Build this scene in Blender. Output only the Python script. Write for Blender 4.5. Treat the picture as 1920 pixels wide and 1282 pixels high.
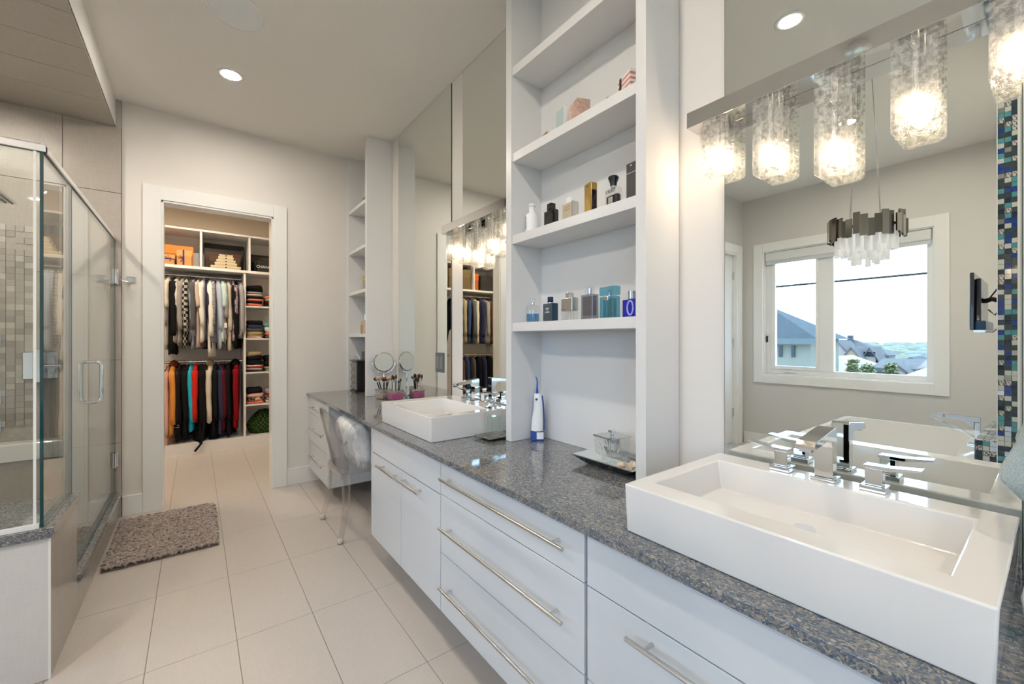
import bpy, bmesh, math, random
from mathutils import Vector, Matrix, noise as mnoise
for o in list(bpy.data.objects): bpy.data.objects.remove(o)
PI = math.pi
SC = bpy.context.scene
COL = SC.collection
# ------------------------------------------------------------ camera
CAMZ = 1.33
cam = bpy.data.cameras.new('camera'); cam_o = bpy.data.objects.new('camera', cam); COL.objects.link(cam_o)
cam.sensor_width = 36; cam.lens = 782 / 1920 * 36; cam.shift_y = -4 / 1920; cam.clip_start = .02; cam.clip_end = 2000
cam_o.location = (0, 0, CAMZ); cam_o.rotation_euler = (PI / 2, 0, -math.radians(37.19))
SC.camera = cam_o
# ------------------------------------------------------------ exposure, world, daylight
SC.view_settings.view_transform = 'Standard'; SC.view_settings.look = 'None'
SC.view_settings.gamma = 1; SC.view_settings.use_curve_mapping = False
SC.view_settings.exposure = -0.02
world = bpy.data.worlds.new('sky'); SC.world = world; world.use_nodes = True
WN = world.node_tree.nodes; WL = world.node_tree.links
bg = WN['Background']; bg.inputs[0].default_value = (.52, .80, 1.16, 1); bg.inputs[1].default_value = 6.3
DOWN = 560.0      # recessed lamp lens radiance
BULB = 115.0      # sconce bulb radiance
WARM = (1.0, .83, .64); WARM2 = (1.0, .90, .77); WARM3 = (1.0, .77, .52)
def portal(loc, rot, sx, sy):
    l = bpy.data.lights.new('window_portal', 'AREA'); l.shape = 'RECTANGLE'; l.size = sx; l.size_y = sy
    l.cycles.is_portal = True
    o = bpy.data.objects.new('window_portal', l); COL.objects.link(o); o.location = loc; o.rotation_euler = rot
portal((-2.97, 1.51, 1.66), (0, -PI / 2, 0), 1.5, 1.65)
portal((-1.65, -2.32, 1.65), (PI / 2, 0, 0), 1.6, 2.3)  # portal of the added back window

# ------------------------------------------------------------ helpers
class MB:
    def __init__(s, o=None):
        s.v = []; s.f = []; s.m = []; s.k = 0
        s.off = Vector(o.location) if o is not None else Vector((0, 0, 0))
    def add(s, vs, fs, k=None):
        b = len(s.v); s.v += [Vector(q) - s.off for q in vs]
        for f in fs: s.f.append([b + i for i in f]); s.m.append(s.k if k is None else k)
        return s
    def box(s, x0, x1, y0, y1, z0, z1, k=None):
        vs = [(x, y, z) for x in (x0, x1) for y in (y0, y1) for z in (z0, z1)]
        return s.add(vs, [(0, 1, 3, 2), (4, 6, 7, 5), (0, 4, 5, 1), (2, 3, 7, 6), (0, 2, 6, 4), (1, 5, 7, 3)], k)
    def cbox(s, c, sz, rz=0, k=None):
        ca, sa = math.cos(rz), math.sin(rz); vs = []
        for x in (-.5, .5):
            for y in (-.5, .5):
                for z in (-.5, .5):
                    X, Y = x * sz[0], y * sz[1]
                    vs.append((c[0] + X * ca - Y * sa, c[1] + X * sa + Y * ca, c[2] + z * sz[2]))
        return s.add(vs, [(0, 1, 3, 2), (4, 6, 7, 5), (0, 4, 5, 1), (2, 3, 7, 6), (0, 2, 6, 4), (1, 5, 7, 3)], k)
    def loft(s, rings, close=True, caps=True, k=None):
        n = len(rings[0]); vs = [p for r in rings for p in r]; fs = []
        for i in range(len(rings) - 1):
            for j in range(n if close else n - 1):
                a = i * n + j; b = i * n + (j + 1) % n
                fs.append((a, b, b + n, a + n))
        if caps:
            fs.append(tuple(reversed(range(n)))); fs.append(tuple(range((len(rings) - 1) * n, len(rings) * n)))
        return s.add(vs, fs, k)
    def lathe(s, c, prof, seg=20, k=None):
        rings = [[(c[0] + r * math.cos(2 * PI * j / seg), c[1] + r * math.sin(2 * PI * j / seg), c[2] + z) for j in range(seg)] for r, z in prof]
        return s.loft(rings, k=k)
    def cyl(s, c, r, h, seg=20, k=None): return s.lathe(c, [(r, 0), (r, h)], seg, k)
    def tube(s, pts, r, seg=8, k=None):
        pts = [Vector(p) for p in pts]; rings = []
        rr = r if isinstance(r, (list, tuple)) else [r] * len(pts)
        up = Vector((0, 0, 1)); n = None
        for i, p in enumerate(pts):
            t = (pts[min(i + 1, len(pts) - 1)] - pts[max(i - 1, 0)]).normalized()
            if n is None:
                n = t.cross(up)
                if n.length < 1e-3: n = t.cross(Vector((1, 0, 0)))
                n.normalize()
            else:
                n = (n - t * n.dot(t)).normalized()
            b = t.cross(n)
            rings.append([p + (n * math.cos(2 * PI * j / seg) + b * math.sin(2 * PI * j / seg)) * rr[i] for j in range(seg)])
        return s.loft(rings, k=k)
    def prism(s, poly, axis, a, b, k=None):
        # polygon in the two remaining axes, extruded along axis from a to b
        def P(p, t):
            if axis == 0: return (t, p[0], p[1])
            if axis == 1: return (p[0], t, p[1])
            return (p[0], p[1], t)
        return s.loft([[P(p, a) for p in poly], [P(p, b) for p in poly]], k=k)
def ob(name, mb, mat, parent=None, label=None, cat=None, group=None, kind=None, smooth=False, bevel=0, seg=2, sub=0, loc=None):
    me = bpy.data.meshes.new(name); me.from_pydata([tuple(v) for v in mb.v], [], mb.f)
    mats = mat if isinstance(mat, (list, tuple)) else [mat]
    for m in mats: me.materials.append(m)
    if len(mats) > 1: me.polygons.foreach_set('material_index', mb.m)
    bm = bmesh.new(); bm.from_mesh(me); bmesh.ops.recalc_face_normals(bm, faces=bm.faces); bm.to_mesh(me); bm.free()
    if smooth:
        me.polygons.foreach_set('use_smooth', [True] * len(me.polygons))
    o = bpy.data.objects.new(name, me); COL.objects.link(o)
    if parent is not None: o.parent = parent
    if loc is not None: o.location = loc
    tag(o, label, cat, group, kind)
    if bevel:
        b = o.modifiers.new('bevel', 'BEVEL'); b.width = bevel; b.segments = seg; b.limit_method = 'ANGLE'; b.angle_limit = .7
    if sub:
        u = o.modifiers.new('sub', 'SUBSURF'); u.levels = sub; u.render_levels = sub
    if smooth and (bevel or smooth == 'auto'):
        try: me.set_sharp_from_angle(angle=.7)
        except Exception: pass
    return o
def tag(o, label=None, cat=None, group=None, kind=None):
    if label: o['label'] = label
    if cat: o['category'] = cat
    if group: o['group'] = group
    if kind: o['kind'] = kind
def thing(name, label, cat, loc=(0, 0, 0), rz=0, group=None, kind=None):
    o = bpy.data.objects.new(name, None); COL.objects.link(o); o.location = loc; o.rotation_euler = (0, 0, rz)
    o.empty_display_size = .05
    tag(o, label, cat, group, kind); return o
def struct(name, mb, mat, parent=None, **k): return ob(name, mb, mat, parent, kind='structure' if parent is None else None, **k)
def kids(o): return [c for c in COL.objects if c.parent == o]
def copy_tree(o, parent=None, src=None):
    c = o.copy(); COL.objects.link(c)
    if parent is not None: c.parent = parent
    for ch in src[o]: copy_tree(ch, c, src)
    return c
def tree_map():
    d = {o: [] for o in COL.objects}
    for o in COL.objects:
        if o.parent: d[o.parent].append(o)
    return d
def text(parent, s, size, loc, rot, mat, name='lettering', ext=.0004, align='CENTER', label=None):
    cu = bpy.data.curves.new(name, 'FONT'); cu.body = s; cu.size = size; cu.extrude = ext; cu.align_x = align; cu.align_y = 'CENTER'; cu.resolution_u = 2
    t = bpy.data.objects.new(name, cu); COL.objects.link(t)
    dg = bpy.context.evaluated_depsgraph_get(); me = bpy.data.meshes.new_from_object(t.evaluated_get(dg))
    bpy.data.objects.remove(t)
    o = bpy.data.objects.new(name, me); COL.objects.link(o); me.materials.clear(); me.materials.append(mat)
    o.parent = parent; o.location = Vector(loc); o.rotation_euler = rot
    if label: o['label'] = label
    return o
# ------------------------------------------------------------ materials
def mat(name, col, rough=.5, metal=0, spec=.5, coat=0, trans=0, ior=1.45, emit=None, est=0, bump=None, var=None, sheen=0):
    m = bpy.data.materials.new(name); m.use_nodes = True; N = m.node_tree.nodes; L = m.node_tree.links
    p = N['Principled BSDF']; p.inputs['Base Color'].default_value = (*col, 1); p.inputs['Roughness'].default_value = rough
    p.inputs['Metallic'].default_value = metal; p.inputs['Specular IOR Level'].default_value = spec
    p.inputs['Coat Weight'].default_value = coat; p.inputs['Coat Roughness'].default_value = .04
    p.inputs['Transmission Weight'].default_value = trans; p.inputs['IOR'].default_value = ior
    p.inputs['Sheen Weight'].default_value = sheen
    if emit: p.inputs['Emission Color'].default_value = (*emit, 1); p.inputs['Emission Strength'].default_value = est
    if bump or var:
        tc = N.new('ShaderNodeTexCoord')
    if var:   # (scale, amount, stretch)
        mp = N.new('ShaderNodeMapping'); mp.inputs['Scale'].default_value = var[2] if len(var) > 2 else (1, 1, 1)
        nz = N.new('ShaderNodeTexNoise'); nz.inputs['Scale'].default_value = var[0]; nz.inputs['Detail'].default_value = 4
        cr = N.new('ShaderNodeValToRGB'); a = var[1]
        cr.color_ramp.elements[0].position = .3; cr.color_ramp.elements[1].position = .7
        cr.color_ramp.elements[0].color = (*[c * (1 - a) for c in col], 1); cr.color_ramp.elements[1].color = (*[min(1, c * (1 + a)) for c in col], 1)
        L.new(tc.outputs['Object'], mp.inputs[0]); L.new(mp.outputs[0], nz.inputs[0]); L.new(nz.outputs[0], cr.inputs[0]); L.new(cr.outputs[0], p.inputs['Base Color'])
    if bump:  # (scale, strength, stretch)
        mp = N.new('ShaderNodeMapping'); mp.inputs['Scale'].default_value = bump[2] if len(bump) > 2 else (1, 1, 1)
        nz = N.new('ShaderNodeTexNoise'); nz.inputs['Scale'].default_value = bump[0]; nz.inputs['Detail'].default_value = 3
        bp = N.new('ShaderNodeBump'); bp.inputs['Strength'].default_value = bump[1]; bp.inputs['Distance'].default_value = .01
        L.new(tc.outputs['Object'], mp.inputs[0]); L.new(mp.outputs[0], nz.inputs[0]); L.new(nz.outputs[0], bp.inputs['Height']); L.new(bp.outputs[0], p.inputs['Normal'])
    return m
def linen(name, c1, c2, rough, s=1.0, coat=0):   # woven-look porcelain tile
    m = mat(name, c1, rough, coat=coat); N = m.node_tree.nodes; L = m.node_tree.links; p = N['Principled BSDF']
    tc = N.new('ShaderNodeTexCoord'); mx = N.new('ShaderNodeMix'); mx.data_type = 'FLOAT'; mx.inputs[0].default_value = .5
    outs = []
    for sc in ((9, 160, 160), (160, 160, 9), (160, 9, 160)):
        mp = N.new('ShaderNodeMapping'); mp.inputs['Scale'].default_value = tuple(q * s for q in sc)
        nz = N.new('ShaderNodeTexNoise'); nz.inputs['Scale'].default_value = 1.0; nz.inputs['Detail'].default_value = 2
        L.new(tc.outputs['Object'], mp.inputs[0]); L.new(mp.outputs[0], nz.inputs[0]); outs.append(nz.outputs[0])
    a = N.new('ShaderNodeMath'); a.operation = 'ADD'; L.new(outs[0], a.inputs[0]); L.new(outs[1], a.inputs[1])
    b = N.new('ShaderNodeMath'); b.operation = 'ADD'; L.new(a.outputs[0], b.inputs[0]); L.new(outs[2], b.inputs[1])
    r = N.new('ShaderNodeMapRange'); r.inputs[1].default_value = 1.2; r.inputs[2].default_value = 1.8; L.new(b.outputs[0], r.inputs[0])
    cm = N.new('ShaderNodeMix'); cm.data_type = 'RGBA'; cm.inputs[6].default_value = (*c1, 1); cm.inputs[7].default_value = (*c2, 1)
    L.new(r.outputs[0], cm.inputs[0]); L.new(cm.outputs[2], p.inputs['Base Color'])
    bp = N.new('ShaderNodeBump'); bp.inputs['Strength'].default_value = .12; bp.inputs['Distance'].default_value = .004
    L.new(r.outputs[0], bp.inputs['Height']); L.new(bp.outputs[0], p.inputs['Normal'])
    return m
def clear(name, tint=(.97, .985, .98), gloss=(.9, .9, .9), ior=1.45, rough=0, bump=None, extra=0.0, milky=0.0, mcol=(1, 1, 1)):
    m = bpy.data.materials.new(name); m.use_nodes = True; N = m.node_tree.nodes; L = m.node_tree.links; N.remove(N['Principled BSDF'])
    out = N['Material Output']; t = N.new('ShaderNodeBsdfTransparent'); t.inputs[0].default_value = (*tint, 1)
    g = N.new('ShaderNodeBsdfGlossy'); g.inputs[0].default_value = (*gloss, 1); g.inputs['Roughness'].default_value = rough
    fr = N.new('ShaderNodeFresnel'); geo = N.new('ShaderNodeNewGeometry'); io = N.new('ShaderNodeMapRange')
    io.inputs[3].default_value = ior; io.inputs[4].default_value = 1 / ior; L.new(geo.outputs['Backfacing'], io.inputs[0]); L.new(io.outputs[0], fr.inputs[0])
    ad = N.new('ShaderNodeMath'); ad.operation = 'ADD'; ad.use_clamp = True; ad.inputs[1].default_value = extra; L.new(fr.outputs[0], ad.inputs[0])
    mx = N.new('ShaderNodeMixShader'); L.new(ad.outputs[0], mx.inputs[0]); L.new(t.outputs[0], mx.inputs[1]); L.new(g.outputs[0], mx.inputs[2])
    last = mx
    if milky:
        tr = N.new('ShaderNodeBsdfTranslucent'); tr.inputs[0].default_value = (*mcol, 1)
        df = N.new('ShaderNodeBsdfDiffuse'); df.inputs[0].default_value = (*mcol, 1)
        a = N.new('ShaderNodeMixShader'); L.new(tr.outputs[0], a.inputs[1]); L.new(df.outputs[0], a.inputs[2])
        b = N.new('ShaderNodeMixShader'); b.inputs[0].default_value = milky; L.new(mx.outputs[0], b.inputs[1]); L.new(a.outputs[0], b.inputs[2]); last = b
    if bump:
        tc = N.new('ShaderNodeTexCoord'); vz = N.new('ShaderNodeTexVoronoi'); vz.inputs['Scale'].default_value = bump[0]
        nz = N.new('ShaderNodeTexNoise'); nz.inputs['Scale'].default_value = bump[0] * .7; nz.inputs['Detail'].default_value = 3
        mxv = N.new('ShaderNodeMixRGB'); mxv.inputs[0].default_value = .25; L.new(tc.outputs['Object'], mxv.inputs[1]); L.new(nz.outputs['Color'], mxv.inputs[2])
        L.new(tc.outputs['Object'], nz.inputs[0]); L.new(mxv.outputs[0], vz.inputs[0])
        bp = N.new('ShaderNodeBump'); bp.inputs['Strength'].default_value = bump[1]; bp.inputs['Distance'].default_value = .01
        L.new(nz.outputs[0], bp.inputs['Height']); L.new(bp.outputs[0], g.inputs['Normal']); L.new(bp.outputs[0], fr.inputs['Normal'])
        # uneven clarity: seeds and ripples let through more or less
        cr = N.new('ShaderNodeValToRGB'); cr.color_ramp.elements[0].position = .40; cr.color_ramp.elements[1].position = .50
        lo = [q * .74 for q in tint]; cr.color_ramp.elements[0].color = (*lo, 1); cr.color_ramp.elements[1].color = (*tint, 1)
        L.new(nz.outputs[0], cr.inputs[0]); L.new(cr.outputs[0], t.inputs[0])
    L.new(last.outputs[0], out.inputs[0])
    return m
M = {}
M['wall'] = mat('warm_white_paint', (.765, .735, .70), .55, bump=(220, .05))
M['wallgrey'] = mat('pale_grey_paint', (.66, .645, .62), .55, bump=(220, .05))
M['ceil'] = mat('ceiling_paint', (.80, .77, .73), .6, bump=(180, .05))
M['trim'] = mat('white_trim_enamel', (.86, .86, .85), .25)
M['case'] = mat('white_lacquer', (.75, .75, .75), .28)
M['cab'] = mat('gloss_white_cabinet', (.66, .69, .72), .18, coat=.3)
M['tan'] = mat('tan_closet_paint', (.72, .63, .51), .6)
M['gap'] = mat('shadow_gap', (.05, .05, .06), .8)
M['ftile'] = linen('linen_floor_tile', (.535, .49, .455), (.575, .53, .495), .26, 2.2, coat=.15)
M['grout'] = mat('grey_grout', (.24, .22, .20), .9)
M['stile'] = linen('linen_shower_tile', (.40, .365, .325), (.45, .415, .37), .2, 2.0, coat=.25)
M['stile2'] = linen('pale_shower_tile', (.64, .63, .62), (.69, .68, .67), .3, 2.0, coat=.1)
M['sgrout'] = mat('shower_grout', (.20, .185, .17), .9)
M['chrome'] = mat('chrome', (.88, .89, .90), .04, 1)
M['nickel'] = mat('brushed_nickel', (.62, .60, .57), .28, 1)
M['steel'] = mat('satin_steel', (.70, .70, .70), .18, 1)
M['mirror'] = mat('mirror_silver', (.86, .89, .86), .0, 1)
M['mirroredge'] = mat('mirror_edge', (.05, .07, .06), .3)
M['ceramic'] = mat('white_ceramic', (.79, .775, .755), .08, coat=.6)
M['white'] = mat('white_plastic', (.86, .87, .88), .3)
M['black'] = mat('gloss_black', (.012, .012, .016), .12, coat=.5)
M['mblack'] = mat('matt_black', (.02, .02, .024), .6)
M['blue'] = mat('deep_blue_plastic', (.02, .06, .30), .25)
M['glass'] = clear('shower_glass', (.955, .975, .965), ior=1.5)
M['pane'] = clear('window_glass', (.985, .99, .99), ior=1.4)
M['glassedge'] = mat('green_glass_edge', (.004, .05, .06), .08, coat=.6)
M['acrylic'] = clear('clear_acrylic', (.95, .95, .955), ior=1.45, extra=.055)
M['ice'] = clear('textured_ice_glass', (.95, .95, .94), ior=1.5, bump=(120, 1.0), extra=.06, milky=.07, rough=.10)
M['cglass'] = clear('clear_crystal', (.955, .97, .97), ior=1.5, extra=.05)
M['bulb'] = mat('lit_bulb', (1, 1, 1), .4, emit=WARM3, est=BULB)
M['lens'] = mat('lit_lens', (1, 1, 1), .4, emit=WARM2, est=DOWN)
M['lens_closet'] = mat('lit_closet_lens', (1, 1, 1), .4, emit=WARM, est=DOWN * 1.5)
def quartz():
    m = mat('flecked_quartz', (.1, .1, .1), .07, coat=.25); N = m.node_tree.nodes; L = m.node_tree.links; p = N['Principled BSDF']
    tc = N.new('ShaderNodeTexCoord'); mp = N.new('ShaderNodeMapping'); mp.inputs['Scale'].default_value = (1.0, .8, 1.0); mp.inputs['Rotation'].default_value = (0, 0, .7)
    nz = N.new('ShaderNodeTexNoise'); nz.inputs['Scale'].default_value = 45; nz.inputs['Detail'].default_value = 3
    mx = N.new('ShaderNodeMixRGB'); mx.inputs[0].default_value = .035
    vz = N.new('ShaderNodeTexVoronoi'); vz.inputs['Scale'].default_value = 270
    cr = N.new('ShaderNodeValToRGB'); e = cr.color_ramp.elements; e[0].position = 0; e[0].color = (.05, .08, .125, 1); e[1].position = 1; e[1].color = (.42, .39, .33, 1)
    for pos, c in ((.25, (.095, .12, .155, 1)), (.45, (.15, .165, .185, 1)), (.66, (.215, .205, .195, 1)), (.84, (.27, .25, .22, 1))):
        q = e.new(pos); q.color = c
    sp = N.new('ShaderNodeSeparateColor')
    L.new(tc.outputs['Object'], mp.inputs[0]); L.new(mp.outputs[0], nz.inputs[0]); L.new(mp.outputs[0], mx.inputs[1]); L.new(nz.outputs['Color'], mx.inputs[2])
    L.new(mx.outputs[0], vz.inputs[0]); L.new(vz.outputs['Color'], sp.inputs[0]); L.new(sp.outputs[0], cr.inputs[0]); L.new(cr.outputs[0], p.inputs['Base Color'])
    return m
M['quartz'] = quartz()
def fabric(name, c, c2=None, pat=None, sc=30, rough=.85):
    m = mat('cloth_' + name, c, rough, spec=.08)
    if c2:
        N = m.node_tree.nodes; L = m.node_tree.links; p = N['Principled BSDF']; tc = N.new('ShaderNodeTexCoord')
        if pat == 'check':
            t = N.new('ShaderNodeTexChecker'); t.inputs['Scale'].default_value = sc; t.inputs[1].default_value = (*c, 1); t.inputs[2].default_value = (*c2, 1)
            L.new(tc.outputs['Object'], t.inputs[0]); L.new(t.outputs[0], p.inputs['Base Color'])
        else:
            if pat == 'stripe': t = N.new('ShaderNodeTexWave'); t.bands_direction = 'Z'; t.inputs['Scale'].default_value = sc
            else: t = N.new('ShaderNodeTexNoise'); t.inputs['Scale'].default_value = sc
            cr = N.new('ShaderNodeValToRGB'); cr.color_ramp.elements[0].position = .45; cr.color_ramp.elements[1].position = .55
            cr.color_ramp.elements[0].color = (*c, 1); cr.color_ramp.elements[1].color = (*c2, 1)
            L.new(tc.outputs['Object'], t.inputs[0]); L.new(t.outputs[0], cr.inputs[0]); L.new(cr.outputs[0], p.inputs['Base Color'])
    return m
FC = {}
def F(name):
    T = dict(black=((.012, .012, .014),), cream=((.62, .57, .48),), white=((.75, .74, .70),), grey=((.30, .29, .29),), darkgrey=((.10, .10, .11),),
             bluegrey=((.25, .28, .36),), blush=((.55, .44, .38),), navy=((.035, .04, .09),), mint=((.48, .64, .64),), paleblue=((.42, .48, .60),),
             check=((.02, .02, .02), (.42, .40, .34), 'check', 30), stripe=((.6, .6, .6), (.08, .08, .1), 'stripe', 22), plum=((.25, .17, .22), (.5, .42, .45), 'noise', 40),
             fine=((.24, .24, .27), (.4, .4, .42), 'stripe', 60), rose=((.66, .36, .27),), pink=((.68, .42, .36),), orange=((.62, .26, .06),), brownfur=((.12, .03, .015),),
             turquoise=((.03, .42, .60),), red=((.55, .025, .015),), leather=((.02, .014, .012),), maroon=((.09, .012, .018),), darkred=((.22, .008, .012),),
             coral=((.75, .20, .12),), teal=((.10, .28, .24),), green=((.006, .022, .008), (.05, .085, .02), 'check', 40), olive=((.30, .30, .14),), floral=((.04, .035, .04), (.6, .42, .36), 'noise', 25),
             brown=((.14, .08, .045),), denim=((.04, .07, .16),), khaki=((.32, .26, .17),))
    if name not in FC:
        FC[name] = fabric(name, *T[name], rough=.25 if name in ('leather', 'maroon') else .85)
    return FC[name]
PSEED = {}
def simple(name, col, rough=.4, metal=0, coat=0):
    k = 'c_' + name
    if k not in PSEED: PSEED[k] = mat(name, col, rough, metal, coat=coat)
    return PSEED[k]
# ============================================================ SETTING
XV = 1.43; YF = 4.287; ZC = 3.125; XL = -2.85; YB = -2.3
def tiles(parent, name, m, xs, ys, z, t, g=.003, skip=None):
    cache = {}
    for i in range(len(xs) - 1):
        for j in range(len(ys) - 1):
            x0, x1, y0, y1 = xs[i], xs[i + 1], ys[j], ys[j + 1]
            if skip and skip(x0, x1, y0, y1): continue
            key = (round(x1 - x0, 4), round(y1 - y0, 4))
            if key not in cache:
                mb = MB(); mb.box(g / 2, key[0] - g / 2, g / 2, key[1] - g / 2, 0, t)
                o = ob(name, mb, m, parent, bevel=.0008, seg=1, loc=(x0, y0, z)); cache[key] = o
            else:
                o = cache[key].copy(); COL.objects.link(o); o.location = (x0, y0, z)
# floor: grout bed + individual tiles (12 x 24 in)
mb = MB(); mb.box(XL - .1, XV + .1, YB - .1, 6.7, -.12, -.0015)
floor = struct('floor', mb, M['grout'])
xs = [round(-.162 + .3085 * k, 4) for k in range(-9, 6)]; xs[0] = XL; xs[-1] = XV
ys = [round(2.21 + .625 * k, 4) for k in range(-8, 8)]; ys[0] = YB; ys[-1] = 6.66
tiles(floor, 'tile', M['ftile'], xs, ys, -.010, .010, .0028, lambda a, b, c, d: c > 4.25 and b < -1.75)
# ceiling
mb = MB(); mb.box(XL - .1, XV + .1, YB - .1, YF + .1, ZC, ZC + .1)
struct('ceiling', mb, M['ceil'])
# far wall with closet opening
DX0, DX1, DZ = -.216, .556, 2.43
mb = MB()
mb.box(-1.9, DX0, YF, YF + .12, 0, ZC); mb.box(DX1, XV + .1, YF, YF + .12, 0, ZC); mb.box(DX0, DX1, YF, YF + .12, DZ, ZC)
struct('wall_far', mb, M['wall'])
# door casing of the closet opening
d1 = thing('door_1', None, None, (.17, YF, 0), kind='structure')
mb = MB(d1); w = .108
mb.box(DX0 - w, DX0, YF - .02, YF - .001, 0, DZ + w); ob('side_casing', mb, M['trim'], d1, bevel=.002)
mb = MB(d1); mb.box(DX1, DX1 + w, YF - .02, YF - .001, 0, DZ + w); ob('side_casing', mb, M['trim'], d1, bevel=.002)
mb = MB(d1); mb.box(DX0, DX1, YF - .02, YF - .001, DZ, DZ + w); ob('head_casing', mb, M['trim'], d1, bevel=.002)
mb = MB(d1); mb.box(DX0 - .001, DX0 + .016, YF - .012, YF + .13, 0, DZ); mb.box(DX1 - .016, DX1 + .001, YF - .012, YF + .13, 0, DZ); mb.box(DX0, DX1, YF - .012, YF + .13, DZ - .016, DZ + .001)
ob('jamb', mb, M['trim'], d1, bevel=.0015)
# baseboards
mb = MB(); mb.box(DX1 + w, 1.18, YF - .016, YF, 0, .15); struct('baseboard_far', mb, M['trim'], bevel=.003)
mb = MB(); mb.box(-.44, DX0 - w, YF - .016, YF, 0, .15); struct('baseboard_far_left', mb, M['trim'], bevel=.003)
# vanity wall (right)
mb = MB(); mb.box(XV, XV + .1, YB, YF + .1, 0, ZC); struct('wall_right', mb, M['wall'])
# window wall (left)
WY0, WY1, WZ0, WZ1 = .745, 2.275, .90, 2.43
mb = MB()
mb.box(XL - .15, XL, YB - .1, WY0, 0, ZC); mb.box(XL - .15, XL, WY1, 2.62, 0, ZC)
mb.box(XL - .15, XL, WY0, WY1, 0, WZ0); mb.box(XL - .15, XL, WY0, WY1, WZ1, ZC)
struct('wall_left', mb, M['wallgrey'])
mb = MB(); mb.box(XL, XL + .016, .21, 2.5, 0, .15); struct('baseboard_left', mb, M['trim'], bevel=.003)
# wall behind the camera, with an added, unseen window for extra daylight
BX0, BX1, BZ0, BZ1 = -2.4, -.9, .55, 2.75
mb = MB()
mb.box(XL - .15, BX0, YB - .15, YB, 0, ZC); mb.box(BX1, XV + .1, YB - .15, YB, 0, ZC)
mb.box(BX0, BX1, YB - .15, YB, 0, BZ0); mb.box(BX0, BX1, YB - .15, YB, BZ1, ZC)
struct('wall_back', mb, M['wallgrey'])
# wall with door next to shower (faces -Y), seen in the big mirror
SWY = 2.52
mb = MB(); mb.box(XL - .1, -2.70, SWY, SWY + .12, 0, ZC); mb.box(-1.90, -1.62, SWY, SWY + .12, 0, ZC); mb.box(-2.70, -1.90, SWY, SWY + .12, 2.43, ZC)
struct('wall_side', mb, M['wallgrey'])
d2 = thing('door_2', None, None, (-2.3, SWY, 0), kind='structure')
mb = MB(d2); mb.box(-2.70 - .1, -2.70, SWY - .02, SWY - .001, 0, 2.54); ob('side_casing', mb, M['trim'], d2, bevel=.002)
mb = MB(d2); mb.box(-1.90, -1.80, SWY - .02, SWY - .001, 0, 2.54); ob('side_casing', mb, M['trim'], d2, bevel=.002)
mb = MB(d2); mb.box(-2.70, -1.90, SWY - .02, SWY - .001, 2.43, 2.54); ob('head_casing', mb, M['trim'], d2, bevel=.002)
mb = MB(d2); mb.box(-2.70, -2.68, SWY - .01, SWY + .12, 0, 2.43); mb.box(-1.92, -1.90, SWY - .01, SWY + .12, 0, 2.43); mb.box(-2.68, -1.92, SWY - .01, SWY + .12, 2.41, 2.43)
ob('jamb', mb, M['trim'], d2)
slab = ob('door_slab', MB(d2).box(-2.678, -1.922, SWY + .05, SWY + .09, .01, 2.408), M['trim'], d2, bevel=.002)
for z in (.35, 1.25, 2.10):
    ob('hinge', MB(d2).box(-2.682, -2.664, SWY + .03, SWY + .051, z, z + .10), M['steel'], d2, bevel=.002)
# soffit over the shower, tiled underneath
SFX = -.475; SFZ = 2.93
mb = MB(); mb.box(-1.9, SFX, 2.3, YF, SFZ, ZC)
sof = struct('trim_1', mb, M['trim'])
ysf = [2.3] + [round(2.915 + .3125 * k, 4) - .3125 for k in range(0, 5)] + [YF - .02]
ysf = sorted(set(ysf))
for a, b in zip(ysf[:-1], ysf[1:]):
    ob('plank_tile', MB().box(-1.75, SFX - .004, a + .0015, b - .0015, SFZ - .012, SFZ - .0005), M['stile'], sof, bevel=.001, seg=1)
mb = MB(); mb.box(-1.75, SFX - .001, 2.3, YF - .02, SFZ - .004, SFZ); ob('grout_bed', mb, M['sgrout'], sof)
# shower walls
mb = MB(); mb.box(-1.75, -.442, YF - .016, YF, 0, ZC)
sw = struct('wall_shower_far', mb, M['sgrout'])
zs = [0, .56, 1.18, 1.80, 2.425, SFZ - .012]
xs2 = [-1.75, -1.672, -1.364, -1.056, -.748, -.4425]
for i in range(5):
    for j in range(5):
        ob('tile', MB().box(xs2[i] + .0015, xs2[i + 1] - .0015, YF - .026, YF - .0155, zs[j] + .0015, zs[j + 1] - .0015), M['stile'], sw, bevel=.001, seg=1)
ob('edge_strip', MB().box(SFX, -.4425, YF - .024, YF - .0155, SFZ - .012, ZC), simple('grey_edge_strip', (.42, .41, .39), .4), sw)
mb = MB(); mb.box(-1.9, -1.75, 2.41, YF, 0, ZC)
swl = struct('wall_shower_left', mb, M['stile'])
# mosaic feature panel on the shower far wall
random.seed(4)
mb = MB(); q = .041
for i in range(15):
    for j in range(33):
        x = -.885 - i * q; z = .75 + j * q
        if j > 28 and random.random() < .4: continue
        mb.k = random.choice((0, 0, 1, 2)); mb.box(x - q + .002, x - .001, YF - .031 - random.random() * .002, YF - .0255, z + .001, z + q - .001)
ms = [linen('mosaic_%s' % c, tuple(v * .92 for v in b), b, .2, 1.6) for c, b in (('a', (.42, .385, .345)), ('b', (.53, .50, .45)), ('c', (.35, .325, .29)))]
ob('mosaic_panel', mb, ms, sw, kind='stuff')
# low white ledge along the far shower wall
lg = thing('shower_ledge', 'low white ledge along the back wall inside the glass shower', 'ledge', (-1.2, YF - .08, 0))
ob('slab', MB(lg).box(-1.74, -.72, YF - .17, YF - .033, .536, .65), M['ceramic'], lg, bevel=.006)
ob('base', MB(lg).box(-1.74, -.73, YF - .15, YF - .033, 0, .535), M['stile'], lg)
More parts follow.
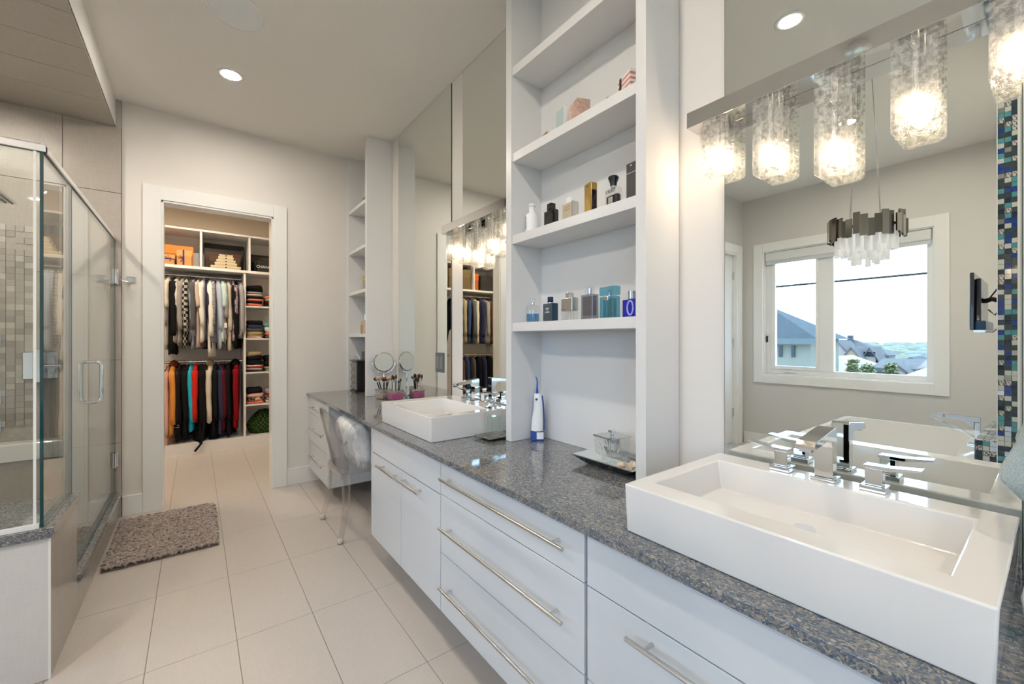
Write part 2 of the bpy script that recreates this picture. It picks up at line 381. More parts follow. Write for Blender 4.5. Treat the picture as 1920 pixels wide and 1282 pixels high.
# closet shell
CY = 6.56
mb = MB(); mb.box(-1.75, 1.45, CY, CY + .1, 0, 2.95); struct('wall_closet_back', mb, M['tan'])
mb = MB(); mb.box(-1.75, -1.60, YF + .12, CY, 0, 2.95); struct('wall_closet_left', mb, M['tan'])
mb = MB(); mb.box(1.35, 1.45, YF + .12, CY, 0, 2.95); struct('wall_closet_right', mb, M['tan'])
mb = MB(); mb.box(-1.75, 1.45, YF + .12, CY + .1, 2.95, 3.05); struct('ceiling_closet', mb, M['ceil'])
# partition behind the tub, its end faced with a mosaic strip
PX = -.50; PY = .205
mb = MB(); mb.box(XL, PX, -.02, PY, 0, ZC); part = struct('wall_partition', mb, M['wall'])
ob('metal_edge', MB().box(PX + .0005, PX + .010, PY - .003, PY + .0003, 0, ZC), M['trim'], part)
ob('metal_edge', MB().box(PX, PX + .010, .128, .136, 0, ZC), M['trim'], part)
MT = [simple('tile_slate', (.045, .07, .085), .15, 0, .4), simple('tile_teal', (.10, .34, .38), .06, 0, .6), simple('tile_white', (.62, .66, .62), .12, 0, .4),
      simple('tile_blue', (.02, .06, .28), .06, 0, .6), simple('tile_silver', (.75, .75, .78), .08, 1), fabric('tile_zebra', (.1, .1, .1), (.7, .7, .66), 'noise', 160, .2),
      simple('tile_midnight', (.02, .035, .06), .08, 0, .6)]
WT = [0, 0, 0, 6, 1, 1, 2, 2, 3, 3, 4, 5, 5]
random.seed(11)
ob('mortar', MB().box(PX, PX + .004, .136, PY - .002, 0, ZC), M['grout'], part)
tm = {}
def mtile(parent, x, y, z, ty, tz, k, tx=.004):
    if (k, ty, tz) not in tm:
        o = ob('mosaic_tile', MB().box(0, tx, 0, ty, 0, tz), MT[k], parent, loc=(x, y, z)); tm[(k, ty, tz)] = o
    else:
        o = tm[(k, ty, tz)].copy(); COL.objects.link(o); o.parent = parent; o.location = (x, y, z)
TH = .0262; TW = .0238
stuff = MB()
for r in range(0, 118):
    z = .02 + r * TH
    for c in range(3):
        y1 = PY - .003 - c * TW; y0 = max(y1 - TW + .002, .1365)
        if y0 > y1 - .004: continue
        k = random.choice(WT)
        if .75 < z < 2.95: mtile(part, PX + .003, y0, z, round(y1 - y0, 4), TH - .002, k)
        else: stuff.k = k; stuff.box(PX + .003, PX + .007, y0, y1, z, z + TH - .002)
ob('mosaic_tiles', stuff, MT, part, kind='stuff')
# tiled ledge beside the tub
LX0 = -1.35; LZ = .795
ldg = thing('mosaic_ledge', 'blue and white mosaic tiled ledge beside the bathtub faucet', 'ledge', (-.9, .245, 0))
ob('core', MB(ldg).box(LX0, PX - .005, PY + .001, .281, 0, LZ - .004), M['grout'], ldg)
a = MB(ldg); b = MB(ldg)
for r in range(30):
    for c in range(3):
        b.k = random.choice(WT); b.box(PX - .006, PX - .001, .206 + c * .0252, .206 + c * .0252 + .0232, LZ - .004 - (r + 1) * TH + .002, LZ - .004 - r * TH)
for r in range(32):
    for c in range(3):
        a.k = random.choice(WT); a.box(LX0 + r * .0263, LX0 + r * .0263 + .0243, .206 + c * .0252, .206 + c * .0252 + .0232, LZ - .005, LZ)
        b.k = random.choice(WT)
ob('front_mosaic', b, MT, ldg, kind='stuff'); ob('top_mosaic', a, MT, ldg, kind='stuff')
a = MB(ldg)
for r in range(32):
    for c in range(8):
        a.k = random.choice(WT); a.box(LX0 + r * .0263, LX0 + r * .0263 + .0243, .280, .285, LZ - .004 - (c + 1) * TH + .002, LZ - .004 - c * TH)
ob('side_mosaic', a, MT, ldg, kind='stuff')
# ------------------------------------------------------------ window in the left wall
wn = thing('window_1', None, None, (XL, 1.51, WZ0), kind='structure')
w = .105
for (y0, y1, z0, z1) in ((WY0 - w, WY0, WZ0 - w, WZ1 + w), (WY1, WY1 + w, WZ0 - w, WZ1 + w), (WY0, WY1, WZ1, WZ1 + w), (WY0, WY1, WZ0 - w, WZ0)):
    ob('casing', MB(wn).box(XL - .001, XL + .02, y0, y1, z0, z1), M['trim'], wn, bevel=.002)
jx = XL - .15
mb = MB(wn); t = .035
mb.box(jx, XL, WY0, WY0 + .012, WZ0, WZ1); mb.box(jx, XL, WY1 - .012, WY1, WZ0, WZ1); mb.box(jx, XL, WY0 + .012, WY1 - .012, WZ0, WZ0 + .012); mb.box(jx, XL, WY0 + .012, WY1 - .012, WZ1 - .012, WZ1)
ob('jamb_liner', mb, M['trim'], wn)
mb = MB(wn); fx0, fx1 = XL - .12, XL - .06
mb.box(fx0, fx1, WY0 + .012, WY0 + .06, WZ0 + .012, WZ1 - .012); mb.box(fx0, fx1, WY1 - .07, WY1 - .012, WZ0 + .012, WZ1 - .012)
mb.box(fx0, fx1, WY0 + .06, WY1 - .07, WZ0 + .012, WZ0 + .07); mb.box(fx0, fx1, WY0 + .06, WY1 - .07, WZ1 - .06, WZ1 - .012)
ob('frame', mb, M['white'], wn, bevel=.003)
ob('mullion', MB(wn).box(fx0 - .005, fx1 + .005, 1.56, 1.70, WZ0 + .07, WZ1 - .06), M['white'], wn, bevel=.004)
mb = MB(wn); y0, y1 = 1.70, WY1 - .07
mb.box(fx0 + .01, fx1 + .01, y0, y0 + .03, WZ0 + .07, WZ1 - .06); mb.box(fx0 + .01, fx1 + .01, y1 - .05, y1, WZ0 + .07, WZ1 - .06); mb.box(fx0 + .01, fx1 + .01, y0 + .03, y1 - .05, WZ0 + .07, WZ0 + .11)
ob('sash', mb, M['white'], wn, bevel=.003)
ob('glass_pane', MB(wn).box(fx0 + .03, fx0 + .036, WY0 + .058, 1.562, WZ0 + .068, WZ1 - .058), M['pane'], wn)
ob('glass_pane', MB(wn).box(fx0 + .04, fx0 + .046, 1.728, WY1 - .118, WZ0 + .108, WZ1 - .058), M['pane'], wn)
rail = simple('grey_rail', (.10, .115, .13), .5)
ob('glazing_bar', MB(wn).box(fx0 + .02, fx0 + .029, WY0 + .06, 1.56, 1.982, 2.003), rail, wn)
ob('glazing_bar', MB(wn).box(fx0 + .03, fx0 + .039, 1.73, WY1 - .12, 1.982, 2.003), rail, wn)
ob('crank_handle', MB(wn).box(fx1, fx1 + .025, 1.93, 2.06, WZ0 + .035, WZ0 + .055), M['white'], wn, bevel=.004)
ob('latch', MB(wn).box(fx1, fx1 + .015, WY1 - .035, WY1 - .02, 1.30, 1.38), M['mblack'], wn, bevel=.002)
ob('roller_blind', MB(wn).box(XL - .05, XL - .01, WY0 + .02, WY1 - .02, WZ1 - .12, WZ1 - .014), simple('blind_cassette', (.72, .73, .73), .4), wn, bevel=.01)
ob('blind_hem', MB(wn).box(XL - .035, XL - .025, WY0 + .025, WY1 - .025, WZ1 - .16, WZ1 - .115), simple('blind_cloth', (.62, .64, .66), .8), wn)
# window added to the back wall, unseen, lets in more daylight
w2 = thing('added_window', None, None, ((BX0 + BX1) / 2, YB, BZ0), kind='structure')
for (x0, x1, z0, z1) in ((BX0 - w, BX0, BZ0 - w, BZ1 + w), (BX1, BX1 + w, BZ0 - w, BZ1 + w), (BX0, BX1, BZ1, BZ1 + w), (BX0, BX1, BZ0 - w, BZ0)):
    ob('casing', MB(w2).box(x0, x1, YB - .001, YB + .02, z0, z1), M['trim'], w2, bevel=.002)
for x in (BX0 + .03, -1.65, BX1 - .03):
    ob('mullion', MB(w2).box(x - .03, x + .03, YB - .12, YB - .06, BZ0, BZ1), M['white'], w2)
ob('glass_pane', MB(w2).box(BX0, BX1, YB - .095, YB - .09, BZ0, BZ1), M['pane'], w2)
# ============================================================ mirrors
def wall_mirror(label, y0, y1, z0, z1, tilt=0):
    t = thing('wall_mirror', label, 'mirror', (XV, (y0 + y1) / 2, z0))
    mb = MB(t); mb.box(XV - .007, XV - .0065, y0, y1, z0, z1)
    ob('mirror_face', mb, M['mirror'], t)
    ob('mirror_back', MB(t).box(XV - .0065, XV - .0005, y0 - .0015, y1 + .0015, z0 - .001, z1 + .001), M['mirroredge'], t)
    return t
CT = .832
wall_mirror('large frameless mirror behind the near washbasin, below the light bar', .052, .687, CT, 2.075)
wall_mirror('upper frameless mirror above the near light bar, up to the ceiling', .052, .687, 2.077, ZC - .002)
wall_mirror('tall frameless mirror behind the far washbasin', 1.665, 2.42, CT, ZC - .002)
wall_mirror('tall frameless mirror above the make-up counter', 2.58, 3.53, CT, ZC - .002)
# ============================================================ open shelf cases
def shelf_case(label, y0, y1, xf, shelves, wp=.042):
    t = thing('shelf_case', label, 'shelf unit', (XV, (y0 + y1) / 2, CT))
    ob('side_panel', MB(t).box(xf, XV - .001, y0, y0 + wp, CT + .001, ZC - .001), M['case'], t, bevel=.0015)
    ob('side_panel', MB(t).box(xf, XV - .001, y1 - wp, y1, CT + .001, ZC - .001), M['case'], t, bevel=.0015)
    ob('back_panel', MB(t).box(XV - .010, XV - .001, y0 + wp, y1 - wp, CT + .001, ZC - .001), M['case'], t)
    for z1, th in shelves:
        ob('shelf', MB(t).box(xf + .008, XV - .0105, y0 + wp + .0005, y1 - wp - .0005, z1 - th, z1), M['case'], t, bevel=.0015)
    return t
SH = (1.413, 1.839, 2.239, 2.66)
shelf_case('tall white open shelf case with perfume bottles between the two washbasins', .858, 1.663, 1.225, [(z, .042) for z in SH])
SF = (1.385, 1.79, 2.19, 2.588)
shelf_case('tall white open shelf case in the corner beyond the make-up mirror', 3.69, YF - .001, 1.197, [(z, .03) for z in SF])
# ============================================================ vanity
ct = thing('countertop', 'long grey flecked quartz worktop running along the vanity wall', 'countertop', (1.13, 1.9, .808))
ob('slab', MB(ct).box(.83, XV - .001, -.6, YF - .001, .808, CT), M['quartz'], ct, bevel=.0015)
XC = .85
def handle(parent, root, y0, y1, z, r=.006, po=None):
    o = MB(root); xh = .815
    o.tube([(xh, y0, z), (xh, y1, z)], r, 12)
    h = ob('bar_handle', o, M['nickel'], parent, smooth='auto')
    dd = po if po else min(.05, (y1 - y0) * .16)
    for y in (y0 + dd, y1 - dd):
        ob('post', MB(root).tube([(xh, y, z), (XC + .002, y, z)], r * .8, 8), M['nickel'], parent, smooth='auto')
def front(name, root, y0, y1, z0, z1, h=None):
    p = ob(name, MB(root).box(XC, XC + .018, y0 + .0018, y1 - .0018, z0 + .0018, z1 - .0018), M['cab'], root, bevel=.0008, seg=1)
    if h: handle(p, root, *h)
def cabinet(label, y0, y1, fronts, z0=.15):
    t = thing('vanity_cabinet', label, 'cabinet', (1.13, (y0 + y1) / 2, z0))
    mb = MB(t); mb.box(XC + .019, XV - .002, y0 + .001, y1 - .001, z0 + .001, .806)
    ob('body', mb, M['cab'], t, bevel=.001)
    for f in fronts: front(f[0], t, *f[1:])
    return t
cabinet('white wall-hung cabinet under the near washbasin with one bar handle in view', -.6, .785, [
    ('false_front', -.6, .783, .661, .803), ('drawer_front', -.6, .783, .407, .661, (.12, .628, .619)), ('drawer_front', -.6, .783, .15, .407, (.12, .628, .30))])
cabinet('white wall-hung unit of three wide drawers below the open shelves', .789, 1.635, [
    ('drawer_front', .791, 1.634, .661, .803, (.841, 1.58, .745)), ('drawer_front', .791, 1.634, .407, .661, (.846, 1.585, .536)), ('drawer_front', .791, 1.634, .15, .407, (.846, 1.585, .284))])
cab3 = cabinet('white wall-hung two-door cabinet under the far washbasin', 1.637, 2.535, [
    ('false_front', 1.637, 2.506, .656, .803), ('door', 1.637, 2.072, .15, .654, (1.793, 2.048, .619)), ('door', 2.074, 2.506, .15, .654, (2.077, 2.355, .615)),
    ('filler_strip', 2.508, 2.535, .15, .803)])
cabinet('white wall-hung stack of three drawers at the closet end of the make-up counter', 3.547, 4.284, [
    ('drawer_front', 3.58, 4.24, .655, .803, (3.66, 4.114, .724)), ('drawer_front', 3.58, 4.24, .393, .655, (3.66, 4.114, .535)), ('drawer_front', 3.58, 4.24, .135, .393, (3.66, 4.114, .285)),
    ('filler_strip', 4.24, 4.284, .135, .803), ('filler_strip', 3.547, 3.58, .135, .803)], z0=.135)
# ------------------------------------------------------------ washbasins
def basin(label, x0, x1, y0, y1, bx0, bx1, by0, by1, zt=.955, dep=.085):
    t = thing('washbasin', label, 'sink', ((x0 + x1) / 2, (y0 + y1) / 2, CT))
    bm = bmesh.new()
    def ring(a, b, c, d, z): return [bm.verts.new((x - t.location.x, y - t.location.y, z - CT)) for x, y in ((a, c), (b, c), (b, d), (a, d))]
    R = [ring(x0 + .004, x1 - .004, y0 + .004, y1 - .004, CT + .0005), ring(x0, x1, y0, y1, zt), ring(bx0, bx1, by0, by1, zt),
         ring(bx0 + .012, bx1 - .004, by0 + .012, by1 - .012, zt - dep)]
    for a, b in zip(R[:-1], R[1:]):
        for i in range(4): bm.faces.new((a[i], a[(i + 1) % 4], b[(i + 1) % 4], b[i]))
    bm.faces.new(R[-1]); bm.faces.new(list(reversed(R[0])))
    bmesh.ops.recalc_face_normals(bm, faces=bm.faces)
    me = bpy.data.meshes.new('bowl'); bm.to_mesh(me); bm.free(); me.materials.append(M['ceramic'])
    o = bpy.data.objects.new('bowl', me); COL.objects.link(o); o.parent = t
    for p in me.polygons: p.use_smooth = True
    b = o.modifiers.new('bevel', 'BEVEL'); b.width = .004; b.segments = 3; b.limit_method = 'ANGLE'
    try: me.set_sharp_from_angle(angle=.6)
    except Exception: pass
    cx, cy = (bx0 + bx1) / 2 + .05, (by0 + by1) / 2
    mb = MB(t); mb.cyl((cx, cy, zt - dep + .0008), .022, .003, 20); ob('drain', mb, M['chrome'], t, smooth='auto')
    return t
basin('large white rectangular vessel washbasin nearest the camera', .892, 1.392, .052, .690, .962, 1.300, .108, .648)
basin('white rectangular vessel washbasin further down the worktop', .90, 1.40, 1.832, 2.502, .938, 1.270, 1.885, 2.400)
def faucet(label, yc, x=1.352, z=.9555):
    t = thing('widespread_faucet', label, 'faucet', (x, yc, z))
    def put(name, mb, par=t, bv=.0018): return ob(name, mb, M['chrome'], par, bevel=bv)
    put('spout_base', MB(t).cbox((x, yc, z + .004), (.056, .056, .008)))
    mb = MB(t)
    mb.prism([(x + .017, z + .008), (x + .017, z + .135), (x + .012, z + .140), (x - .135, z + .122), (x - .150, z + .112), (x - .148, z + .104), (x - .128, z + .104), (x - .045, z + .112), (x - .026, z + .106), (x - .018, z + .090), (x - .016, z + .008)], 1, yc - .021, yc + .021)
    sp = put('spout', mb)
    ob('aerator', MB(t).cbox((x - .138, yc, z + .100), (.018, .026, .008)), M['steel'], sp)
    for s in (-1, 1):
        yh = yc + s * .103
        put('handle_base', MB(t).cbox((x, yh, z + .0065), (.052, .052, .013)))
        mb = MB(t)
        mb.prism([(yh - .017, z + .013), (yh + .017, z + .013), (yh + .017, z + .055), (yh - .017, z + .055)], 0, x - .015, x + .015)
        h = put('handle', mb)
        mb = MB(t)
        pr = [(yh - s * .019, z + .055), (yh - s * .019, z + .063), (yh + s * .03, z + .064), (yh + s * .088, z + .071), (yh + s * .088, z + .067), (yh + s * .03, z + .055)]
        mb.prism(pr, 0, x - .017, x + .017); put('lever', mb, h, .001)
    return t
faucet('square chrome three-piece faucet on the near washbasin', .385)
faucet('square chrome three-piece faucet on the far washbasin', 2.165, 1.362)
# ============================================================ vanity light bars
def vanity_light(label, yc):
    t = thing('vanity_light', label, 'light', (XV - .008, yc, 2.0)); xf = 1.358
    zb = 2.055; zt = 2.108
    ob('bar', MB(t).box(xf - .012, XV - .0085, yc - .408, yc + .408, zb, zt), mat('bar_polished_nickel', (.66, .66, .65), .04, 1), t, bevel=.001)
    for i, L in zip(range(-2, 3), (.185, .235, .285, .235, .185)):
        y = yc + i * .159; hw = .041; r = .0235; xc = xf + .012 + .012; th = .0045
        
        pts = [(xc - r, zb - .002), (xc - r, zb - L + r)]
        for k in range(1, 8): a = PI + PI * k / 8; pts.append((xc + r * math.cos(a), zb - L + r + r * math.sin(a) * 1.0))
        pts += [(xc + r, zb - L + r), (xc + r, zb - .03)]
        n = len(pts)
        mb = MB(t); rings = []
        nw = 4
        for j, (px, pz) in enumerate(pts):
            w_ = hw - (.016 if 3 < j < n - 4 else (.007 if 2 < j < n - 3 else 0))
            a = Vector((px - xc, 0, 0))
            if j < 2: nrm = Vector((-1, 0, 0))
            elif j >= n - 2: nrm = Vector((1, 0, 0))
            else: nrm = Vector((px - xc, 0, pz - (zb - L + r))).normalized()
            p0 = Vector((px, 0, pz)); p1 = p0 - nrm * th
            rings.append([(p0.x, y - w_, p0.z), (p0.x, y + w_, p0.z), (p1.x, y + w_, p1.z), (p1.x, y - w_, p1.z)])
        mb.loft(rings)
        g = ob('glass_shade', mb, M['ice'], t)
        mb = MB(t); mb.tube([(xc - r - .003, y, zb - .018), (xc - r + .004, y, zb - .018)], .004, 8); ob('screw', mb, M['chrome'], g, smooth='auto')
        mb = MB(t); mb.cyl((xc, y, zb - L + .095), .008, L - .095, 10); ob('socket', mb, M['steel'], t, smooth='auto')
        mb = MB(t); c0 = zb - L + .045
        mb.lathe((xc, y, c0), [(.001, 0), (.007, .004), (.0105, .014), (.0105, .036), (.006, .05)], 12); ob('bulb', mb, M['bulb'], t, smooth=True)
    return t
vanity_light('chrome bar light with five hanging ice-glass shades above the near washbasin', .372)
vanity_light('chrome bar light with five hanging ice-glass shades above the far washbasin', 2.172)
# ============================================================ recessed ceiling lights and speaker
def downlight(label, x, y, r=.052, z=ZC, grp=None, lm='lens'):
    t = thing('recessed_light', label, 'light', (x, y, z), group=grp)
    prof = [(r, -.001), (r + .004, -.006), (r + .020, -.004), (r + .024, -.0005), (r, -.0005)]
    mb = MB(t); seg = 32
    rings = [[(x + a * math.cos(2 * PI * j / seg), y + a * math.sin(2 * PI * j / seg), z + b) for j in range(seg)] for a, b in prof]
    mb.loft(rings, caps=False); ob('trim_ring', mb, M['trim'], t, smooth=True)
    mb = MB(t); mb.cyl((x, y, z - .003), r, .002, 32); ob('lens', mb, M[lm], t)
    return t
downlight('lit recessed ceiling light near the closet doorway', .19, 3.40)
downlight('lit recessed ceiling light in front of the near washbasin, seen in its mirror', .182, .924)
G = 'added recessed lights outside the view'
downlight('added recessed ceiling light above the near end of the bathtub', -1.618, .635)  # added lamp, brightens the tub side, hidden behind the glass shades
downlight('added recessed ceiling light above the middle of the bathtub', -1.438, 1.068)  # also added to lift the window side, out of the mirror's view
downlight('added recessed ceiling light behind the camera', .182, -1.0, grp=G)  # added fill lamp, never in view
downlight('added recessed ceiling light over the bathtub side', -1.6, -1.0, grp=G)  # second added fill lamp out of view
downlight('lit recessed light in the tiled shower ceiling', -1.12, 3.45, z=SFZ - .012)
downlight('lit recessed light in the closet ceiling', .05, 5.3, z=2.95, lm='lens_closet')
downlight('second lit recessed light in the closet ceiling, further left', -1.0, 5.3, z=2.95, lm='lens_closet')
sp = thing('ceiling_speaker', 'large round flush white speaker grille in the ceiling', 'speaker', (.18, 2.735, ZC))
mb = MB(sp); mb.lathe((.18, 2.735, ZC - .008), [(.001, .002), (.122, .002), (.128, .004), (.128, .0075)], 40)
ob('grille', mb, simple('speaker_grille', (.78, .80, .81), .6), sp, smooth='auto')
mb = MB(sp); seg = 40
rings = [[(.18 + a * math.cos(2 * PI * j / seg), 2.735 + a * math.sin(2 * PI * j / seg), ZC + b) for j in range(seg)] for a, b in ((.129, -.0005), (.129, -.007), (.139, -.004), (.140, -.0005))]
mb.loft(rings, caps=False); ob('rim', mb, M['trim'], sp, smooth=True)
# ============================================================ shower enclosure
st = thing('shower_bench', 'tiled shower bench with flecked granite top under the glass corner', 'bench', (-1.1, 2.63, 0))
ob('core', MB(st).box(-1.745, -.463, 2.406, 2.86, 0, .555), M['sgrout'], st)
for x0, x1 in ((-1.70, -1.392), (-1.392, -1.084), (-1.084, -.776), (-.776, -.4565)):
    ob('tile', MB(st).box(x0 + .001, x1 - .001, 2.398, 2.4055, .002, .556), M['stile2'], st, bevel=.001, seg=1)
for y0, y1 in ((2.3985, 2.56), (2.56, 2.867)):
    ob('tile', MB(st).box(-.4625, -.455, y0 + .001, y1 - .001, .002, .556), M['stile'], st, bevel=.001, seg=1)
ob('edge_trim', MB(st).box(-.459, -.4525, 2.3955, 2.402, .001, .557), M['trim'], st, label='thin white corner trim')
ob('granite_top', MB(st).box(-1.745, -.442, 2.386, 2.868, .5575, .597), M['quartz'], st, bevel=.002)
cb = thing('shower_curb', 'low tiled shower curb with granite top below the glass door', 'curb', (-.5, 3.56, 0))
ob('core', MB(cb).box(-.56, -.463, 2.869, 4.258, 0, .164), M['sgrout'], cb)
for y0, y1 in ((2.869, 3.18), (3.18, 3.49), (3.49, 3.80), (3.80, 4.11), (4.11, 4.26)):
    ob('tile', MB(cb).box(-.4625, -.455, y0 + .001, y1 - .001, .002, .164), M['stile'], cb, bevel=.001, seg=1)
ob('granite_top', MB(cb).box(-.57, -.442, 2.869, 4.26, .165, .197), M['quartz'], cb, bevel=.002)
# shower floor
mb = MB(); mb.box(-1.745, -.575, 2.87, 4.25, 0, .03); struct('shower_floor', mb, mat('pebble_floor', (.45, .42, .38), .4, var=(60, .35)))
def glass(label, x0, x1, y0, y1, z0, z1):
    t = thing('glass_panel', label, 'glass panel', ((x0 + x1) / 2, (y0 + y1) / 2, z0))
    mb = MB(t); mb.box(x0, x1, y0, y1, z0, z1)
    thin = 0 if (x1 - x0) < (y1 - y0) else 1
    mb.m = [0 if (i in ((0, 1) if thin == 0 else (2, 3))) else 1 for i in range(6)]
    ob('pane', mb, [M['glass'], M['glassedge']], t); return t
GX = -.478
g1 = glass('fixed clear shower glass panel facing the camera, standing on the granite bench', -1.745, GX - .0055, 2.405, 2.415, .601, 2.062)
ob('corner_seal', MB(g1).box(GX - .022, GX - .014, 2.402, 2.405, .601, 2.062), M['trim'], g1)
ob('bottom_channel', MB(g1).box(-1.745, GX - .006, 2.398, 2.4045, .598, .618), M['trim'], g1)
g2 = glass('narrow fixed shower glass panel above the bench end, beside the door', GX - .005, GX + .005, 2.405, 2.862, .601, 2.062)
ob('bottom_channel', MB(g2).box(GX - .009, GX + .009, 2.42, 2.862, .598, .6005), M['steel'], g2)
hd = thing('shower_header_rail', 'polished metal header rail along the top of the shower glass', 'rail', (GX, 3.3, 2.063))
mb = MB(hd); mb.prism([(GX - .012, 2.063), (GX + .012, 2.063), (GX + .012, 2.088), (GX - .004, 2.096), (GX - .012, 2.088)], 1, 2.40, 4.259); ob('side_rail', mb, M['steel'], hd, bevel=.002)
mb = MB(hd); mb.prism([(2.398, 2.063), (2.422, 2.063), (2.422, 2.092), (2.414, 2.098), (2.398, 2.090)], 0, -1.745, GX + .012); ob('front_rail', mb, simple('pale_rail', (.78, .78, .80), .3, .6), hd, bevel=.002)
dr = thing('shower_door', 'clear glass shower door with chrome loop handle, hinged at the far wall', 'door', (GX, 3.56, .205))
mb = MB(dr); mb.box(GX - .005, GX + .005, 2.872, 4.245, .203, 2.055); mb.m = [0, 0, 1, 1, 1, 1]; ob('pane', mb, [M['glass'], M['glassedge']], dr)
for z in (1.797, .443):
    h = ob('hinge', MB(dr).box(GX + .0055, GX + .015, 4.19, 4.2465, z - .055, z + .055), M['chrome'], dr, bevel=.002)
    ob('wall_plate', MB(dr).box(GX - .026, GX + .020, 4.2475, 4.259, z - .055, z + .055), M['chrome'], dr, bevel=.002)
    ob('hinge_pin', MB(dr).cyl((GX + .0165, 4.238, z - .035), .006, .07, 10), M['steel'], h, smooth='auto')
pts = []
for cx, cz, a0 in ((GX + .024, 1.183, PI / 2), (GX + .024, .998, 0), (GX - .020, .998, -PI / 2), (GX - .020, 1.183, PI)):
    for k in range(5):
        a = a0 - PI / 2 * k / 4
        pts.append((cx + .022 * math.cos(a) * (1), 3.34, cz + .022 * math.sin(a)))
pts.append(pts[0]); pts.append(pts[1])
ob('loop_handle', MB(dr).tube(pts, .009, 12), M['chrome'], dr, smooth=True)
rh = thing('rain_shower_head', 'square chrome rain shower head inside the glass shower', 'shower head', (-.955, 3.45, 2.1))
ob('plate', MB(rh).box(-1.11, -.81, 3.30, 3.60, 2.100, 2.112), M['steel'], rh, bevel=.003)
mb = MB(rh)
for i in range(12):
    for j in range(12): mb.cyl((-1.095 + i * .0245, 3.315 + j * .0245, 2.096), .004, .004, 6)
ob('nozzles', mb, simple('rubber_grey', (.2, .2, .2), .6), rh, kind='stuff')
ob('arm', MB(rh).tube([(-.96, 3.45, 2.112), (-.96, 3.45, SFZ - .012)], .012, 12), M['chrome'], rh, smooth='auto')
vv = thing('shower_valve', 'square chrome shower mixer valve on the tiled far wall', 'tap', (-.85, 4.255, 1.155))
ob('plate', MB(vv).box(-.935, -.765, 4.244, 4.2565, 1.06, 1.25), M['chrome'], vv, bevel=.006)
ob('body', MB(vv).box(-.875, -.825, 4.19, 4.2435, 1.04, 1.27), M['chrome'], vv, bevel=.004)
ob('lever', MB(vv).box(-.84, -.735, 4.165, 4.1895, 1.145, 1.16), M['chrome'], vv, bevel=.003)
ob('dial', MB(vv).box(-.80, -.775, 4.215, 4.2435, 1.10, 1.22), M['chrome'], vv, bevel=.003)
for z, wd in ((1.326, 'uppermost'), (1.141, 'second from top'), (.945, 'third from top'), (.767, 'lowest')):
    b = ob('body_jet', MB().box(-.045, .045, -.012, 0, -.045, .045), M['chrome'], None, bevel=.004, loc=(-1.072, 4.254, z))
    tag(b, 'square chrome body jet, %s of the column on the shower wall' % wd, 'shower jet', 'body jets on the shower wall')
hk = thing('robe_hook', 'chrome double robe hook on the wall beside the shower glass', 'hook', (-.391, YF, 1.785))
ob('plate', MB(hk).box(-.415, -.365, YF - .012, YF - .001, 1.765, 1.81), M['chrome'], hk, bevel=.004)
mb = MB(hk); mb.tube([(-.39, YF - .012, 1.775), (-.39, YF - .035, 1.768), (-.405, YF - .045, 1.765), (-.435, YF - .045, 1.768), (-.445, YF - .045, 1.782)], .005, 8); ob('arm', mb, M['chrome'], hk, smooth=True)
# ============================================================ bath rug
rg = thing('bath_rug', 'taupe chenille bath rug on the floor beside the shower curb', 'rug', (-.155, 3.71, 0))
ob('backing', MB(rg).box(-.43, .12, 3.30, 4.13, .001, .009), simple('rug_base', (.16, .13, .12), .9), rg)
random.seed(5)
mb = MB(rg); seg = 6
mr = [mat('chenille_%d' % i, c, .95, spec=.1, sheen=.3) for i, c in enumerate(((.34, .28, .255), (.42, .35, .32), (.27, .22, .20)))]
nx, ny = 40, 60
for i in range(nx):
    for j in range(ny):
        x = -.425 + .545 * (i + random.random() * .8) / nx; y = 3.303 + .827 * (j + random.random() * .8) / ny
        a = random.random() * PI; l = .010 + random.random() * .008; r = .0055 + random.random() * .002; h = .014 + random.random() * .010
        dx, dy = math.cos(a) * l, math.sin(a) * l
        mb.k = random.choice((0, 0, 1, 1, 2))
        mb.tube([(x - dx, y - dy, h - .006), (x - dx * .6, y - dy * .6, h), (x, y, h + .003), (x + dx * .6, y + dy * .6, h), (x + dx, y + dy, h - .006)], [r * .4, r * .9, r, r * .9, r * .4], seg)
ob('pile', mb, mr, rg, kind='stuff', smooth=True)
# ============================================================ clear chair with a fluffy cushion
ch = thing('acrylic_chair', 'transparent acrylic chair with slender curved legs tucked at the make-up counter', 'chair', (.93, 3.06, 0))
yc = 3.075
def tleg(x0, y0, x1, y1, bow):
    mb = MB(ch); pts = []
    for k in range(9):
        t = k / 8; x = x0 + (x1 - x0) * t + bow * math.sin(PI * t) ; y = y0 + (y1 - y0) * t; pts.append((x, y, .012 + (.43 - .012) * t, .013 + .010 * t))
    rings = [[(x - w, y - w * 1.3, z), (x + w, y - w * 1.3, z), (x + w, y + w * 1.3, z), (x - w, y + w * 1.3, z)] for x, y, z, w in pts]
    mb.loft(rings); g = ob('leg', mb, M['acrylic'], ch, bevel=.004)
    ob('felt_foot', MB(ch).lathe((x0, y0, .001), [(.010, 0), (.019, .004), (.021, .016), (.017, .028), (.012, .032)], 12), simple('felt_white', (.62, .60, .58), .95), g, label='white felt pad', smooth=True)
tleg(.752, 2.845, .80, 2.90, .018); tleg(.752, 3.318, .80, 3.25, .018)
tleg(1.20, 2.86, 1.17, 2.90, 0); tleg(1.20, 3.29, 1.17, 3.25, 0)
seat = [(.775, 2.90), (.775, 3.25), (.86, 3.285), (1.05, 3.30), (1.17, 3.28), (1.20, 3.22), (1.20, 2.93), (1.17, 2.87), (1.05, 2.85), (.86, 2.865)]
ob('seat', MB(ch).prism(seat, 2, .43, .452), M['acrylic'], ch, bevel=.006)
mb = MB(ch); mb.prism([(.772, 2.89), (.772, 3.26), (.79, 3.26), (.79, 2.89)], 2, .395, .4295); ob('seat_rail', mb, M['acrylic'], ch, bevel=.003)
